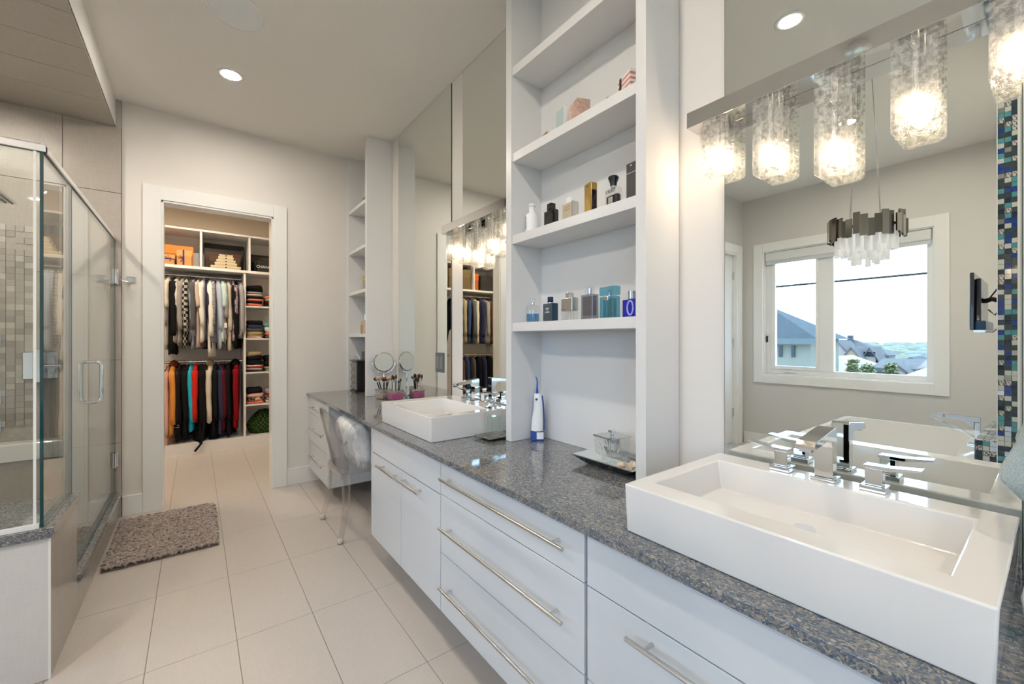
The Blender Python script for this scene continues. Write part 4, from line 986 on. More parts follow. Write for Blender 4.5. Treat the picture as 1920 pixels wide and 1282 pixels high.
for k in range(6): pr += [(.0145, .068 + k * .005), (.0145, .071 + k * .005), (.013, .072 + k * .005)]
mb.lathe((0, 0, 0), pr, 20); ob('ribbed_cap', mb, silver, t, smooth='auto')
ob('swirl', MB().tube([(.006 + .014 * math.cos(a), -.0154, .034 + .026 * math.sin(a)) for a in [2 * PI * k / 20 for k in range(21)]], .0035, 6), simple('pale_blue_print', (.35, .42, .85), .4), t, smooth=True)
t = bottle('perfume_bottle', 'clear glass bottle hidden behind the royal blue bottle on the lowest shelf', 1.365, .935, z, rz=RZ)
bbox(t, 'body', .05, .03, 0, .075, CG); bcyl(t, 'cap', [(.009, .0755), (.009, .095)], silver)
z = 2.239
t = bottle('perfume_bottle', 'small amber bottle at the left of the third shelf', 1.30, 1.445, z, rz=RZ); bbox(t, 'body', .042, .03, 0, .044, gl('amber_glass', (.85, .50, .28)), .003); bbox(t, 'cap', .018, .018, .0445, .056, silver, .001)
t = bottle('perfume_box', 'pale teal square box on the third shelf', 1.285, 1.325, z, 'box', rz=RZ); bbox(t, 'body', .060, .030, 0, .098, simple('pale_teal', (.42, .52, .52), .4), .001); bbox(t, 'spine', .003, .031, 0, .099, M['white'], .0005, cx=.0305)
t = bottle('gift_tin', 'glittery rose gold box on the third shelf beside the teal box', 1.285, 1.225, z, 'box', rz=RZ - .25); m = mat('rose_glitter', (.80, .55, .45), .22, .85, bump=(90, .7)); bbox(t, 'body', .085, .06, 0, .082, m, .002)
t = bottle('perfume_bottle', 'tiny pale pink bottle between the rose box and striped box', 1.30, 1.085, z, rz=RZ); bbox(t, 'body', .024, .02, 0, .035, gl('blush_glass', (.92, .74, .70)), .002); bcyl(t, 'cap', [(.008, .0355), (.008, .048)], silver)
t = bottle('perfume_box', 'pink and white striped box at the right of the third shelf', 1.285, .975, z, 'box', rz=RZ - .25)
pk = simple('stripe_pink', (.72, .28, .22), .4); mb = MB()
for k in range(8): mb.k = k % 2; mb.box(-.042, .042, -.02, .02, k * .009 + .0005, (k + 1) * .009)
ob('striped_body', mb, [pk, M['white']], t, bevel=.0003); ob('black_tag', MB().box(-.030, -.016, -.0215, -.0205, .02, .072), M['mblack'], t)
# corner niche bottles
NX = 1.29
def mini(label, y, z, h, w, col, capc, x=NX):
    t = bottle('perfume_bottle', label, x, y, z, rz=RZ); bbox(t, 'body', w, .03, 0, h * .72, simple('mini_' + label[:18].replace(' ', '_'), col, .12, 0, .5), .003); bcyl(t, 'cap', [(w * .2, h * .725), (w * .2, h)], capc)
mini('grey faceted bottle with ivory cap on the top niche shelf', 4.03, 2.588, .135, .06, (.28, .28, .30), simple('ivory_cap', (.6, .55, .45), .3))
mini('small olive green bottle on the third niche shelf', 4.05, 2.19, .06, .055, (.20, .17, .05), simple('olive_cap', (.35, .33, .2), .3))
mini('coral bottle on the third niche shelf', 3.83, 2.19, .075, .06, (.60, .26, .17), silver)
mini('clear pale bottle between the two on the third niche shelf', 3.93, 2.19, .06, .05, (.6, .5, .48), silver)
mini('gold capped bottle at the left of the second niche shelf', 4.08, 1.79, .155, .05, (.62, .55, .45), gold)
mini('red capped bottle in the middle of the second niche shelf', 3.97, 1.79, .12, .06, (.50, .10, .06), simple('red_cap', (.4, .03, .02), .3))
mini('tall silver bottle at the right of the second niche shelf', 3.85, 1.79, .16, .055, (.55, .50, .46), silver)
mini('thin gold bottle at the left of the lowest niche shelf', 4.12, 1.385, .12, .03, (.55, .45, .25), gold)
mini('rose tinted tall bottle on the lowest niche shelf', 4.02, 1.385, .185, .07, (.62, .36, .28), silver)
mini('red glass bottle on the lowest niche shelf', 3.90, 1.385, .11, .055, (.42, .05, .05), silver)
mini('silver pink bottle at the right of the lowest niche shelf', 3.80, 1.385, .14, .05, (.55, .42, .42), silver)
# ============================================================ things on the counter
t = thing('water_flosser', 'white and blue cordless water flosser standing in the left corner of the open niche', 'oral irrigator', (1.352, 1.575, CT + .0005), -.64)
ob('base', MB().prism([(-.032, 0), (.030, 0), (.032, .004), (.031, .048), (-.031, .046)], 1, -.024, .024), M['blue'], t, bevel=.006)
ob('base_window', MB().box(-.004, .030, -.0255, -.0243, .010, .044), M['white'], t, bevel=.001)
sec = [(.048, 0, .031, .024), (.10, .002, .030, .024), (.15, .006, .024, .021), (.19, .006, .021, .019), (.22, .003, .020, .019), (.232, 0, .014, .014)]
mb = MB(); mb.loft([[(cx + a * math.cos(2 * PI * j / 20), b * math.sin(2 * PI * j / 20), z) for j in range(20)] for z, cx, a, b in sec]); ob('body', mb, M['white'], t, smooth='auto')
mb = MB(); mb.loft([[(cx + .006 + a * math.cos(2 * PI * j / 20), b * math.sin(2 * PI * j / 20) + .007, z) for j in range(20)] for z, cx, a, b in sec[:-1]]); ob('back_shell', mb, M['blue'], t, smooth='auto')
ob('button', MB().lathe((0, 0, 0), [(.001, 0), (.006, .001), (.006, .003), (.001, .004)], 14), M['blue'], t, smooth='auto', loc=(-.005, -.020, .205)).rotation_euler = (PI / 2, 0, 0)
ob('nozzle', MB().tube([(0, 0, .232), (0, 0, .262), (.001, 0, .29), (-.002, 0, .306), (-.007, 0, .315)], [.0075, .005, .0038, .003, .002], 10), simple('tip_blue', (.04, .14, .50), .2), t, smooth=True)
def tray(name, label, cx, cy, w, d, z, rz, m_in, m_out, h=.020, base=.7):
    t = thing(name, label, 'tray', (cx, cy, z), rz)
    R = [[(sx * w / 2 * k, sy * d / 2 * k, zz) for sx, sy in ((-1, -1), (1, -1), (1, 1), (-1, 1))] for k, zz in ((base, .001), (1, h), (.96, h + .002), (base, .006))]
    mb = MB(); mb.loft(R[:2], caps=False); mb.add(R[0], [(3, 2, 1, 0)]); ob('underside', mb, m_out, t)
    mb = MB(); mb.loft(R[1:], caps=False); mb.add(R[3], [(0, 1, 2, 3)]); ob('top_face', mb, m_in, t)
    return t
tray('soap_tray', 'dark square tray with silver top under the soap dispenser', 1.205, 1.742, .15, .135, CT + .0005, .05, simple('grey_silver', (.40, .39, .37), .15, .8), M['black'], .014, .6)
t = thing('soap_dispenser', 'clear square glass soap dispenser with chrome pump on a tray beside the far washbasin', 'soap dispenser', (1.205, 1.74, CT + .0075))
mb = MB(); R = []
for z_, w_ in ((0, .026), (.012, .036), (.03, .038), (.135, .038), (.142, .034)): R.append([(sx * w_, sy * w_, z_) for sx, sy in ((-1, -1), (1, -1), (1, 1), (-1, 1))])
mb.loft(R); ob('bottle', mb, M['cglass'], t, bevel=.003)
ob('liquid', MB().box(-.026, .026, -.026, .026, .022, .105), gl('soap_green', (.90, .95, .91), milky=.12, mcol=(.8, .86, .8)), t, bevel=.004)
ob('top_plate', MB().box(-.035, .035, -.035, .035, .1425, .147), M['chrome'], t, bevel=.001)
ob('pump', MB().lathe((0, 0, 0), [(.014, .1475), (.014, .156), (.007, .162), (.010, .172), (.005, .178), (.005, .205), (.011, .208), (.011, .214)], 16), M['chrome'], t, smooth='auto')
ob('pump_head', MB().box(-.020, .018, -.014, .014, .2145, .222), M['chrome'], t, bevel=.001)
ob('spout', MB().tube([(-.01, 0, .19), (-.035, 0, .190), (-.052, 0, .180), (-.058, 0, .170)], [.006, .005, .0045, .004], 8), M['chrome'], t, smooth=True)
tray('mirrored_tray', 'black rectangular tray with mirrored top holding shells and a glass jar', 1.318, 1.06, .20, .30, CT + .0005, 0, M['mirror'], M['black'], .034, .62)
t = thing('cotton_jar', 'square clear glass jar with mirrored lid and chrome knob on the mirrored tray', 'jar', (1.325, 1.085, CT + .0075), -.10)
ob('foot', MB().box(-.030, .030, -.030, .030, 0, .028), M['cglass'], t, bevel=.004)
mb = MB(); R = [[(sx * w_, sy * w_, z_) for sx, sy in ((-1, -1), (1, -1), (1, 1), (-1, 1))] for z_, w_ in ((.0285, .034), (.040, .048), (.104, .050))]
mb.loft(R); ob('jar_body', mb, M['cglass'], t, bevel=.003)
ob('lid', MB().box(-.053, .053, -.053, .053, .1045, .1105), simple('lid_mirror', (.62, .63, .64), .12, 1), t, bevel=.001)
ob('knob', MB().box(-.005, .005, -.005, .005, .111, .122), M['chrome'], t, bevel=.001); ob('knob_top', MB().box(-.011, .011, -.011, .011, .1225, .131), M['chrome'], t, bevel=.001)
random.seed(3); mb = MB()
for k in range(34):
    a = Vector((random.uniform(-.034, .034), random.uniform(-.034, .034), random.uniform(.046, .075))); d = Vector((random.uniform(-.4, .4), random.uniform(-.4, .4), 1)).normalized() * random.uniform(.02, .032)
    a2 = a + d; a2.x = max(-.04, min(.04, a2.x)); a2.y = max(-.04, min(.04, a2.y)); a2.z = min(.099, a2.z)
    mb.tube([a - Vector((0, 0, .004)), a, a2, a2 + (a2 - a) * .1], [.0016, .003, .003, .0016], 6)
ob('cotton_swabs', mb, simple('cotton', (.82, .80, .76), .9), t, kind='stuff', smooth=True)
def shell(label, x, y, r, rz):
    t = thing('seashell', label, 'seashell', (x, y, CT + .0075), rz); mb = MB(); pts = []; rr = []
    for k in range(26):
        a = k * .62; q = 1 - k / 26; pts.append((r * 1.4 * (1 - q) - .3 * r + 0, r * .55 * q * math.cos(a), r * .55 + r * .45 * q * math.sin(a))); rr.append(max(.0012, r * .55 * q))
    mb.tube(pts, rr, 8); zmin = min(v.z for v in mb.v)
    for v in mb.v: v.z -= zmin
    ob('body', mb, mat('shell_' + label[:8].replace(' ', '_'), (.66, .55, .42), .45, var=(60, .3)), t, smooth=True)
shell('tan spiral seashell in front of the glass jar on the mirrored tray', 1.280, 1.005, .020, .8)
shell('pale spiral seashell at the near end of the mirrored tray', 1.305, .975, .024, 2.3)
shell('small seashell beside the base of the glass jar', 1.335, .995, .013, -1.2)
# make-up mirror
t = thing('makeup_mirror', 'round chrome magnifying mirror on a stand beside the pink boxes', 'mirror', (1.318, 3.60, CT + .0005), 0)
ob('base', MB().lathe((0, 0, 0), [(.056, 0), (.056, .005), (.045, .012), (.022, .022), (.010, .035), (.008, .055), (.013, .062), (.013, .072), (.007, .082), (.006, .14), (.009, .15), (.006, .16), (.006, .205)], 28), M['chrome'], t, smooth='auto')
rot = Matrix.Rotation(-.33, 3, 'Z') @ Matrix.Rotation(PI / 2 - .06, 3, 'X')
cc = Vector((0, 0, .303))
def disc(name, prof, m):
    mb = MB(); mb.lathe((0, 0, 0), prof, 40)
    for v in mb.v:
        q = rot @ v; v.x, v.y, v.z = (q + cc)
    return ob(name, mb, m, t, smooth='auto')
disc('frame_ring', [(.080, -.012), (.088, -.008), (.092, 0), (.088, .008), (.080, .012), (.078, .009), (.078, -.009)], M['chrome'])
disc('frosted_ring', [(.060, .0095), (.078, .0095), (.078, .0105), (.060, .0105)], simple('lit_ring_off', (.55, .57, .55), .5))
disc('mirror_glass', [(.001, .009), (.0775, .009), (.0775, .0093), (.001, .0093)], M['mirror'])
disc('back_shell', [(.001, -.016), (.05, -.015), (.078, -.009), (.078, -.0085), (.001, -.0085)], M['chrome'])
mb = MB(); mb.tube([cc + Matrix.Rotation(-.33, 3, 'Z') @ Vector((.098 * math.cos(a), 0, .098 * math.sin(a))) for a in [-PI + PI * k / 20 for k in range(21)]], .0045, 8); ob('yoke', mb, M['chrome'], t, smooth=True)
# brush boxes
brass = simple('brush_handle_black', (.015, .015, .017), .25); hairb = simple('brush_hair_brown', (.10, .035, .018), .9); hairt = simple('brush_hair_tan', (.52, .33, .22), .9); ferr = M['steel']
def brush_box(label, x, y, rz, beads):
    t = thing('brush_holder', label, 'makeup organizer', (x, y, CT + .0005), rz)
    w_, h_ = .052, .082
    for (a, b, c, d) in ((-w_, w_, -w_, -w_ + .003), (-w_, w_, w_ - .003, w_), (-w_, -w_ + .003, -w_ + .003, w_ - .003), (w_ - .003, w_, -w_ + .003, w_ - .003)):
        ob('glass_side', MB().box(a, b, c, d, .004, h_), M['cglass'], t)
    ob('glass_floor', MB().box(-w_, w_, -w_, w_, 0, .004), M['cglass'], t)
    mb = MB()
    for s in (0, 1):
        zz = .068 + s * .009
        pts = [(-w_ - .002, -w_ - .002, zz), (w_ + .002, -w_ - .002, zz), (w_ + .002, w_ + .002, zz), (-w_ - .002, w_ + .002, zz), (-w_ - .002, -w_ - .002, zz)]
        mb.tube(pts, .0035, 6)
    ob('crystal_rim', mb, simple('rim_silver', (.72, .70, .68), .15, 1), t, kind='stuff')
    if beads: ob('pink_beads', MB().box(-w_ + .005, w_ - .005, -w_ + .005, w_ - .005, .0045, .054), mat('pink_bead_fill', (.72, .07, .36), .35, bump=(260, .8), var=(160, .25)), t, kind='stuff', bevel=.003)
    else: ob('clear_beads', MB().box(-w_ + .005, w_ - .005, -w_ + .005, w_ - .005, .0045, .04), mat('clear_bead_fill', (.55, .52, .50), .3, bump=(260, .8)), t, kind='stuff', bevel=.003)
    return t
b1 = brush_box('square glass brush holder filled with bright pink beads, chrome rim', 1.325, 3.36, .10, True)
b2 = brush_box('square glass brush holder with large fluffy brushes behind the pink one', 1.278, 3.485, .25, False)
def brush(label, x, y, dx, dy, L, fat, hair, hcol=None, grp='makeup brushes in the pink holder', zb=.055):
    t = thing('makeup_brush', label, 'brush', (x, y, CT + zb), 0, grp)
    P1 = Vector((dx, dy, L)); f = .66
    ob('handle', MB().tube([(0, 0, 0), P1 * .35, P1 * f], [.0022, .0032 + fat * .1, .0035 + fat * .12], 8), hcol or brass, t, smooth='auto')
    ob('ferrule', MB().tube([P1 * f, P1 * (f + .10)], .0042 + fat * .18, 10), ferr, t, smooth='auto')
    ob('bristles', MB().tube([P1 * (f + .10), P1 * (f + .18), P1 * (f + .27), P1 * (f + .34)], [.0045 + fat * .2, .006 + fat, .0055 + fat, .002], 10), hair, t, smooth='auto')
random.seed(9)
wh = simple('brush_handle_white', (.7, .68, .66), .3); pkh = simple('brush_handle_rose', (.55, .18, .22), .3)
where = ['leftmost', 'second from left', 'third from left', 'fourth from left', 'middle', 'fourth from right', 'third from right', 'second from right', 'rightmost']
for k in range(9):
    ax = -.036 + .009 * k
    xx = 1.325 + random.uniform(-.028, .028); yy = 3.36 - ax
    hc = (brass, wh, brass, pkh, brass, wh, brass, brass, wh)[k]; nm = {brass: 'black', wh: 'white', pkh: 'rose'}[hc]
    brush('slim %s-handled makeup brush, %s in the pink bead holder' % (nm, where[k]), xx, yy, random.uniform(-.012, .012), -.35 * ax + random.uniform(-.012, .012), .125 + random.uniform(-.02, .03), .002, random.choice((M['mblack'], hairb, M['mblack'])), hc)
for k, (dx, dy, hr, nm) in enumerate(((-.03, .05, hairb, 'dark brown powder brush leaning left out of the rear holder'), (-.035, .02, hairt, 'tan tipped fluffy powder brush leaning forward from the rear holder'), (-.01, -.02, hairb, 'brown angled brush upright in the rear holder'), (.02, -.03, hairt, 'beige fan brush at the right of the rear holder'), (.0, .03, hairb, 'thick brown kabuki brush in the middle of the rear holder'))):
    brush(nm, 1.278 - .02 + .01 * k, 3.485 + .02 - .01 * k, dx, dy, .14 + .008 * (k % 2), .016, hr, grp='fluffy brushes in the rear holder', zb=.042)
# jewellery cabinet
t = thing('jewellery_cabinet', 'small glossy black jewellery cabinet with chrome knobs in the corner niche', 'jewelry box', (1.30, 4.12, CT + .0005))
ob('plinth', MB(t).box(1.205, 1.395, 4.025, 4.215, CT + .001, CT + .016), M['black'], t, bevel=.003)
ob('body', MB(t).box(1.222, 1.39, 4.035, 4.205, CT + .0165, CT + .29), M['black'], t, bevel=.004)
ob('top_board', MB(t).box(1.205, 1.395, 4.025, 4.215, CT + .2905, CT + .304), simple('grey_black_top', (.05, .05, .055), .3), t, bevel=.003)
for k in range(4):
    z0 = CT + .022 + k * .066
    d_ = ob('drawer', MB(t).box(1.212, 1.2215, 4.04, 4.20, z0, z0 + .060), simple('drawer_grey', (.20, .20, .18), .3), t, bevel=.002)
    for y in (4.08, 4.16): ob('knob', MB(t).tube([(1.2118, y, z0 + .03), (1.203, y, z0 + .03), (1.200, y, z0 + .03), (1.193, y, z0 + .03), (1.190, y, z0 + .03)], [.003, .003, .007, .007, .003], 10), M['chrome'], d_, smooth='auto')
t = thing('grey_case', 'flat grey case standing on top of the black jewellery cabinet', 'case', (1.34, 4.12, CT + .305))
ob('body', MB(t).box(1.315, 1.365, 4.03, 4.20, CT + .3055, CT + .385), simple('case_grey', (.12, .13, .14), .5), t, bevel=.004)
t = thing('charging_cable', 'white cable looped on top of the black jewellery cabinet', 'cable', (1.26, 4.12, CT + .305))
ob('cord', MB(t).tube([(1.23, 4.19, CT + .310), (1.235, 4.16, CT + .33), (1.24, 4.12, CT + .352), (1.245, 4.07, CT + .345), (1.25, 4.04, CT + .310)], .004, 8), M['white'], t, smooth=True)
# outlets on the mirrors
def outlet(label, y, z, x=XV - .0075):
    t = thing('outlet_plate', label, 'outlet', (x, y, z))
    ob('plate', MB(t).box(x - .005, x, y - .062, y + .062, z - .072, z + .072), simple('plate_grey', (.13, .135, .14), .35), t, bevel=.002)
    for s in (-1, 1):
        ob('insert', MB(t).box(x - .0065, x - .0052, y + s * .028 - .020, y + s * .028 + .020, z - .045, z + .045), simple('insert_grey', (.22, .225, .235), .3), t, bevel=.001)
outlet('grey double outlet plate on the make-up mirror', 2.745, 1.165)
outlet('grey outlet plate on the far basin mirror beside the shelf case', 1.74, 1.05)
# ============================================================ towel, cords and mosaic splash at the right end
t = thing('hand_towel', 'pale aqua fluffy hand towel hanging at the right edge beside the near washbasin', 'towel', (1.20, .0, 1.0))
mb = MB(t); NU, NV = 26, 22; vs = []
for i in range(NV + 1):
    q = i / NV; z_ = .985 + .30 * q
    for j in range(NU):
        a = 2 * PI * j / NU; wd = .043 + .030 * max(0, 1 - abs(q - .22) / .40)
        tip = math.sin(min(1, q / .30) * PI / 2)
        fold = 1 + .06 * math.sin(4 * a + q * 3)
        vs.append((1.20 + .055 * math.cos(a) * tip * fold, .004 - .01 * q + wd * math.sin(a) * tip * fold * .95, z_ + .02 * math.sin(a) * (1 - q) - .0))
mb.add(vs, [(i * NU + j, i * NU + (j + 1) % NU, (i + 1) * NU + (j + 1) % NU, (i + 1) * NU + j) for i in range(NV) for j in range(NU)])
tow = mat('aqua_terry', (.42, .55, .58), .95, sheen=.6, var=(9, .25), bump=(300, .8))
for v in mb.v: n = mnoise.noise(v * 22) * .006; v.x += n; v.y += n
ob('cloth', mb, tow, t, smooth=True)
t = thing('towel_bar', 'chrome towel bar on the mirror wall right of the near washbasin', 'towel rail', (1.3, -.02, 1.27))
ob('rail', MB(t).tube([(1.08, -.035, 1.27), (1.40, -.035, 1.27)], .007, 10), M['chrome'], t, smooth='auto'); ob('mount', MB(t).box(1.401, XV - .001, -.06, -.01, 1.245, 1.295), M['chrome'], t, bevel=.003)
t = thing('hair_tool_cord', 'pale cable hanging in loops beside the near washbasin', 'cable', (1.2, 0, .95))
ob('cord', MB(t).tube([(1.22, .0, 1.00), (1.20, .022, .97), (1.17, .033, .93), (1.14, .036, .90), (1.10, .034, .875), (1.06, .020, .855), (1.02, -.005, .845), (.98, -.03, .842)], .0036, 8), simple('cord_beige', (.62, .58, .54), .5), t, smooth=True)
ob('cord', MB(t).tube([(1.19, -.005, .99), (1.13, .030, .94), (1.10, .038, .90), (1.09, .034, .87), (1.12, .010, .853), (1.18, -.02, .842)], .0036, 8), simple('cord_beige', (.62, .58, .54), .5), t, smooth=True)
t = thing('hair_dryer', 'beige round hair dryer lying at the right end of the worktop', 'hair dryer', (1.30, -.07, CT))
ob('barrel', MB(t).tube([(1.30, .012, .905), (1.30, 0.0, .905), (1.30, -.06, .905), (1.30, -.14, .905), (1.30, -.17, .905)], [.03, .042, .045, .04, .03], 18), simple('dryer_beige', (.60, .55, .50), .35), t, smooth='auto')
ob('grip', MB(t).tube([(1.30, -.08, .87), (1.26, -.09, CT + .02), (1.20, -.10, CT + .018)], .016, 12), simple('dryer_dark', (.03, .035, .06), .4), t, smooth='auto')
t = thing('mosaic_splashback', 'narrow mosaic splashback strip on the wall right of the near washbasin', 'backsplash', (XV - .004, -.2, CT))
random.seed(31); mb = MB(t)
for r in range(6):
    for c in range(16):
        mb.k = random.choice(WT); mb.box(XV - .006, XV - .001, .046 - (c + 1) * .0238 + .002, .046 - c * .0238, CT + .001 + r * .0262, CT + .001 + (r + 1) * .0262 - .002)
ob('tiles', mb, MT, t, kind='stuff')
# ============================================================ bathtub side of the room (seen in the mirror)
t = thing('bathtub', 'white rectangular bathtub reflected in the near mirror', 'bathtub', (-1.45, .78, 0))
x0, x1, y0, y1 = -2.15, -.74, .30, 1.26; bm = bmesh.new()
def rr_(a, b, c, d, z, r, n=5):
    out = []
    for cx, cy, s in ((b - r, d - r, 0), (a + r, d - r, PI / 2), (a + r, c + r, PI), (b - r, c + r, 1.5 * PI)):
        for k in range(n + 1): an = s + PI / 2 * k / n; out.append((cx + r * math.cos(an), cy + r * math.sin(an), z))
    return out
mb = MB(t); mb.loft([rr_(x0 + .03, x1 - .03, y0 + .03, y1 - .03, .002, .06), rr_(x0, x1, y0, y1, .595, .05), rr_(x0 + .004, x1 - .004, y0 + .004, y1 - .004, .60, .05), rr_(x0 + .05, x1 - .05, y0 + .11, y1 - .05, .60, .10), rr_(x0 + .12, x1 - .12, y0 + .16, y1 - .12, .20, .14)])
ob('tub_shell', mb, M['ceramic'], t, smooth='auto'); bm.free()
t = thing('bath_faucet', 'chrome single-lever bath faucet with arched spout beside the mosaic ledge', 'faucet', (-1.47, .362, .601))
fx = -1.47
ob('base_plate', MB(t).box(fx - .035, fx + .035, .325, .40, .6015, .609), M['chrome'], t, bevel=.002)
ob('column', MB(t).box(fx - .02, fx + .02, .335, .365, .6095, .76), M['chrome'], t, bevel=.004)
ob('spout', MB(t).prism([(.335, .7605), (.335, .795), (.55, .80), (.57, .79), (.57, .775), (.55, .775), (.42, .765), (.385, .735), (.366, .70), (.366, .7605)], 0, fx - .02, fx + .02), M['chrome'], t, bevel=.003)
ob('lever', MB(t).prism([(.366, .64), (.366, .655), (.45, .715), (.58, .775), (.585, .765), (.46, .70)], 0, fx - .012, fx + .012), M['chrome'], t, bevel=.002)
# wall TV on an arm
TVS = len(COL.objects)
t = thing('wall_television', 'dark flat television on a swivel arm, seen edge-on in the mirror', 'television', (-1.45, .33, 1.45))
dk2 = simple('tv_navy_black', (.008, .014, .035), .2, 0, .5)
tx0, tx1 = -1.72, -1.20
ob('screen_frame', MB(t).box(tx0, tx1, .345, .365, 1.24, 1.615), dk2, t, bevel=.004)
ob('screen', MB(t).box(tx0 + .015, tx1 - .015, .3652, .3665, 1.265, 1.60), M['black'], t)
ob('back_shell', MB(t).prism([(tx0 + .03, 1.27), (tx1 - .03, 1.27), (tx1 - .05, 1.58), (tx0 + .05, 1.58)], 1, .318, .3445), dk2, t, bevel=.008)
ob('lower_housing', MB(t).box(tx0 + .01, tx1 - .01, .295, .3445, 1.24, 1.30), simple('tv_blue', (.015, .05, .12), .25), t, bevel=.008)
ob('speaker_strip', MB(t).box(tx0 + .05, tx1 - .02, .30, .35, 1.225, 1.2395), M['steel'], t)
ob('arm', MB(t).tube([(-1.46, .316, 1.44), (-1.43, .285, 1.45), (-1.46, .255, 1.44), (-1.46, .235, 1.45)], .016, 10), M['mblack'], t, smooth='auto')
ob('wall_bracket', MB(t).box(-1.50, -1.42, PY + .001, .236, 1.39, 1.50), M['mblack'], t, bevel=.004)
for k, pts in enumerate((((-1.43, .30, 1.38), (-1.42, .27, 1.34), (-1.44, .24, 1.40), (-1.46, .22, 1.44)), ((-1.5, .30, 1.46), (-1.50, .26, 1.53), (-1.48, .24, 1.56), (-1.46, .212, 1.55)), ((-1.42, .32, 1.235), (-1.42, .28, 1.225), (-1.43, .235, 1.28), (-1.44, .213, 1.34)))):
    ob('cable', MB(t).tube(pts, .0045, 6), M['mblack'] if k < 2 else simple('cable_grey', (.3, .3, .3), .5), t, smooth=True)
t.location.z += .155
# chandelier
CHX, CHY = -.50, .745; CSC = .82; CTOP = 2.12 + (ZC - 1.978) / CSC
t = thing('chandelier', 'ring chandelier of smoked mirrored strips with white glass rods, seen in mirror', 'chandelier', (CHX, CHY, 2.12))
smk = simple('smoked_mirror', (.20, .19, .17), .08, 1); pale = simple('bronze_mirror', (.42, .40, .36), .10, 1)
frost = mat('frosted_glass_faint_glow', (.85, .85, .86), .25, trans=.0, emit=(1, .97, .93), est=.25)  # slight emission whitens the rods, though the chandelier is unlit
random.seed(13); R0 = .222; n = 34
for k in range(n):
    a = 2 * PI * k / n; r = R0 + random.choice((-.012, 0, .012)); w_ = random.uniform(.018, .026); h0 = 2.10 + random.uniform(-.02, .012) ; h1 = 2.24 + random.uniform(-.035, .04)
    mb = MB(t); cx, cy = CHX + r * math.cos(a), CHY + r * math.sin(a); mb.cbox((cx, cy, (h0 + h1) / 2), (.012, w_ * 2, h1 - h0), a); ob('mirrored_strip', mb, random.choice((smk, smk, pale)), t, bevel=.001, seg=1)
for ring, cnt in ((.172, 22), (.125, 15), (.07, 8)):
    for k in range(cnt):
        a = 2 * PI * (k + .3 * ring) / cnt; bt = {.172: 2.0, .125: 1.95, .07: 1.92}[ring] + random.uniform(-.025, .03)
        mb = MB(t); mb.cyl((CHX + ring * math.cos(a), CHY + ring * math.sin(a), bt), .018, 2.20 - bt - .04, 8); ob('glass_rod', mb, frost, t, smooth='auto')
ob('frame_disc', MB(t).cyl((CHX, CHY, 2.1605), .205, .02, 36), M['steel'], t, smooth='auto')
ob('canopy', MB(t).lathe((CHX, CHY, CTOP - .061), [(.066, 0), (.074, .004), (.074, .014), (.060, .018), (.060, .060)], 28), M['chrome'], t, smooth='auto')
for a in (.5, 2.2, 3.7, 5.4):
    ob('suspension_wire', MB(t).tube([(CHX + .14 * math.cos(a), CHY + .14 * math.sin(a), 2.18), (CHX + .05 * math.cos(a), CHY + .05 * math.sin(a), CTOP - .06)], .0018, 6), M['steel'], t, smooth=True)
t.location.z = 1.978; t.scale = (CSC, CSC, CSC)
# ============================================================ outside the window
GZ = -3.4
mgrass = mat('dry_field', (.26, .22, .11), .9, var=(.02, .4)); mb = MB(); mb.box(-900, -4, -600, 700, GZ - 1, GZ)
struct('ground_outside', mb, mgrass)
def roofm(n, c): return mat(n, c, .85, var=(3, .15))
R1 = roofm('slate_blue_roof', (.052, .056, .060)); R2 = roofm('grey_roof', (.11, .092, .086)); R3 = roofm('pale_roof', (.36, .26, .20))
W1 = mat('green_grey_siding', (.21, .195, .155), .8); W2 = mat('white_siding', (.36, .30, .26), .8); W3 = mat('beige_stone', (.30, .23, .14), .8); wnd = simple('dark_window', (.01, .018, .03), .1)
def house(label, x0, x1, y0, y1, ez, rz_, axis, wall, roof, wins=(), chim=None, ov=.5, hip=0):
    t = thing('house', label, 'house', ((x0 + x1) / 2, (y0 + y1) / 2, GZ))
    ob('walls', MB(t).box(x0, x1, y0, y1, GZ, ez), wall, t)
    mb = MB(t)
    if axis == 'x':   # ridge along x, gable ends face x
        ym = (y0 + y1) / 2; mb.add([(x0 - ov + hip * 0, y0 - ov, ez), (x1 + ov, y0 - ov, ez), (x1 + ov, y1 + ov, ez), (x0 - ov, y1 + ov, ez), (x0 - ov + hip, ym, rz_), (x1 + ov - hip, ym, rz_)], [(0, 1, 5, 4), (2, 3, 4, 5), (1, 2, 5), (3, 0, 4), (3, 2, 1, 0)])
    else:
        xm = (x0 + x1) / 2; mb.add([(x0 - ov, y0 - ov, ez), (x1 + ov, y0 - ov, ez), (x1 + ov, y1 + ov, ez), (x0 - ov, y1 + ov, ez), (xm, y0 - ov + hip, rz_), (xm, y1 + ov - hip, rz_)], [(0, 4, 5, 3), (1, 2, 5, 4), (0, 1, 4), (2, 3, 5), (3, 2, 1, 0)])
    if hip: ob('roof', mb, roof, t)
    else:
        mb.m = [0, 0, 1, 1, 0]; ob('roof', mb, [roof, wall], t)
    f = MB(t); f.box(x1 + ov, x1 + ov + .08, y0 - ov, y1 + ov, ez - .18, ez + .02); ob('eave_board', f, simple('white_fascia', (.10, .11, .11), .6), t)
    for (wy0, wy1, wz0, wz1) in wins: ob('window', MB(t).box(x1 + .001, x1 + .06, wy0, wy1, wz0, wz1), wnd, t)
    if chim: ob('chimney', MB(t).box(*chim), roofm('chimney_stone', (.06, .065, .07)), t)
    return t
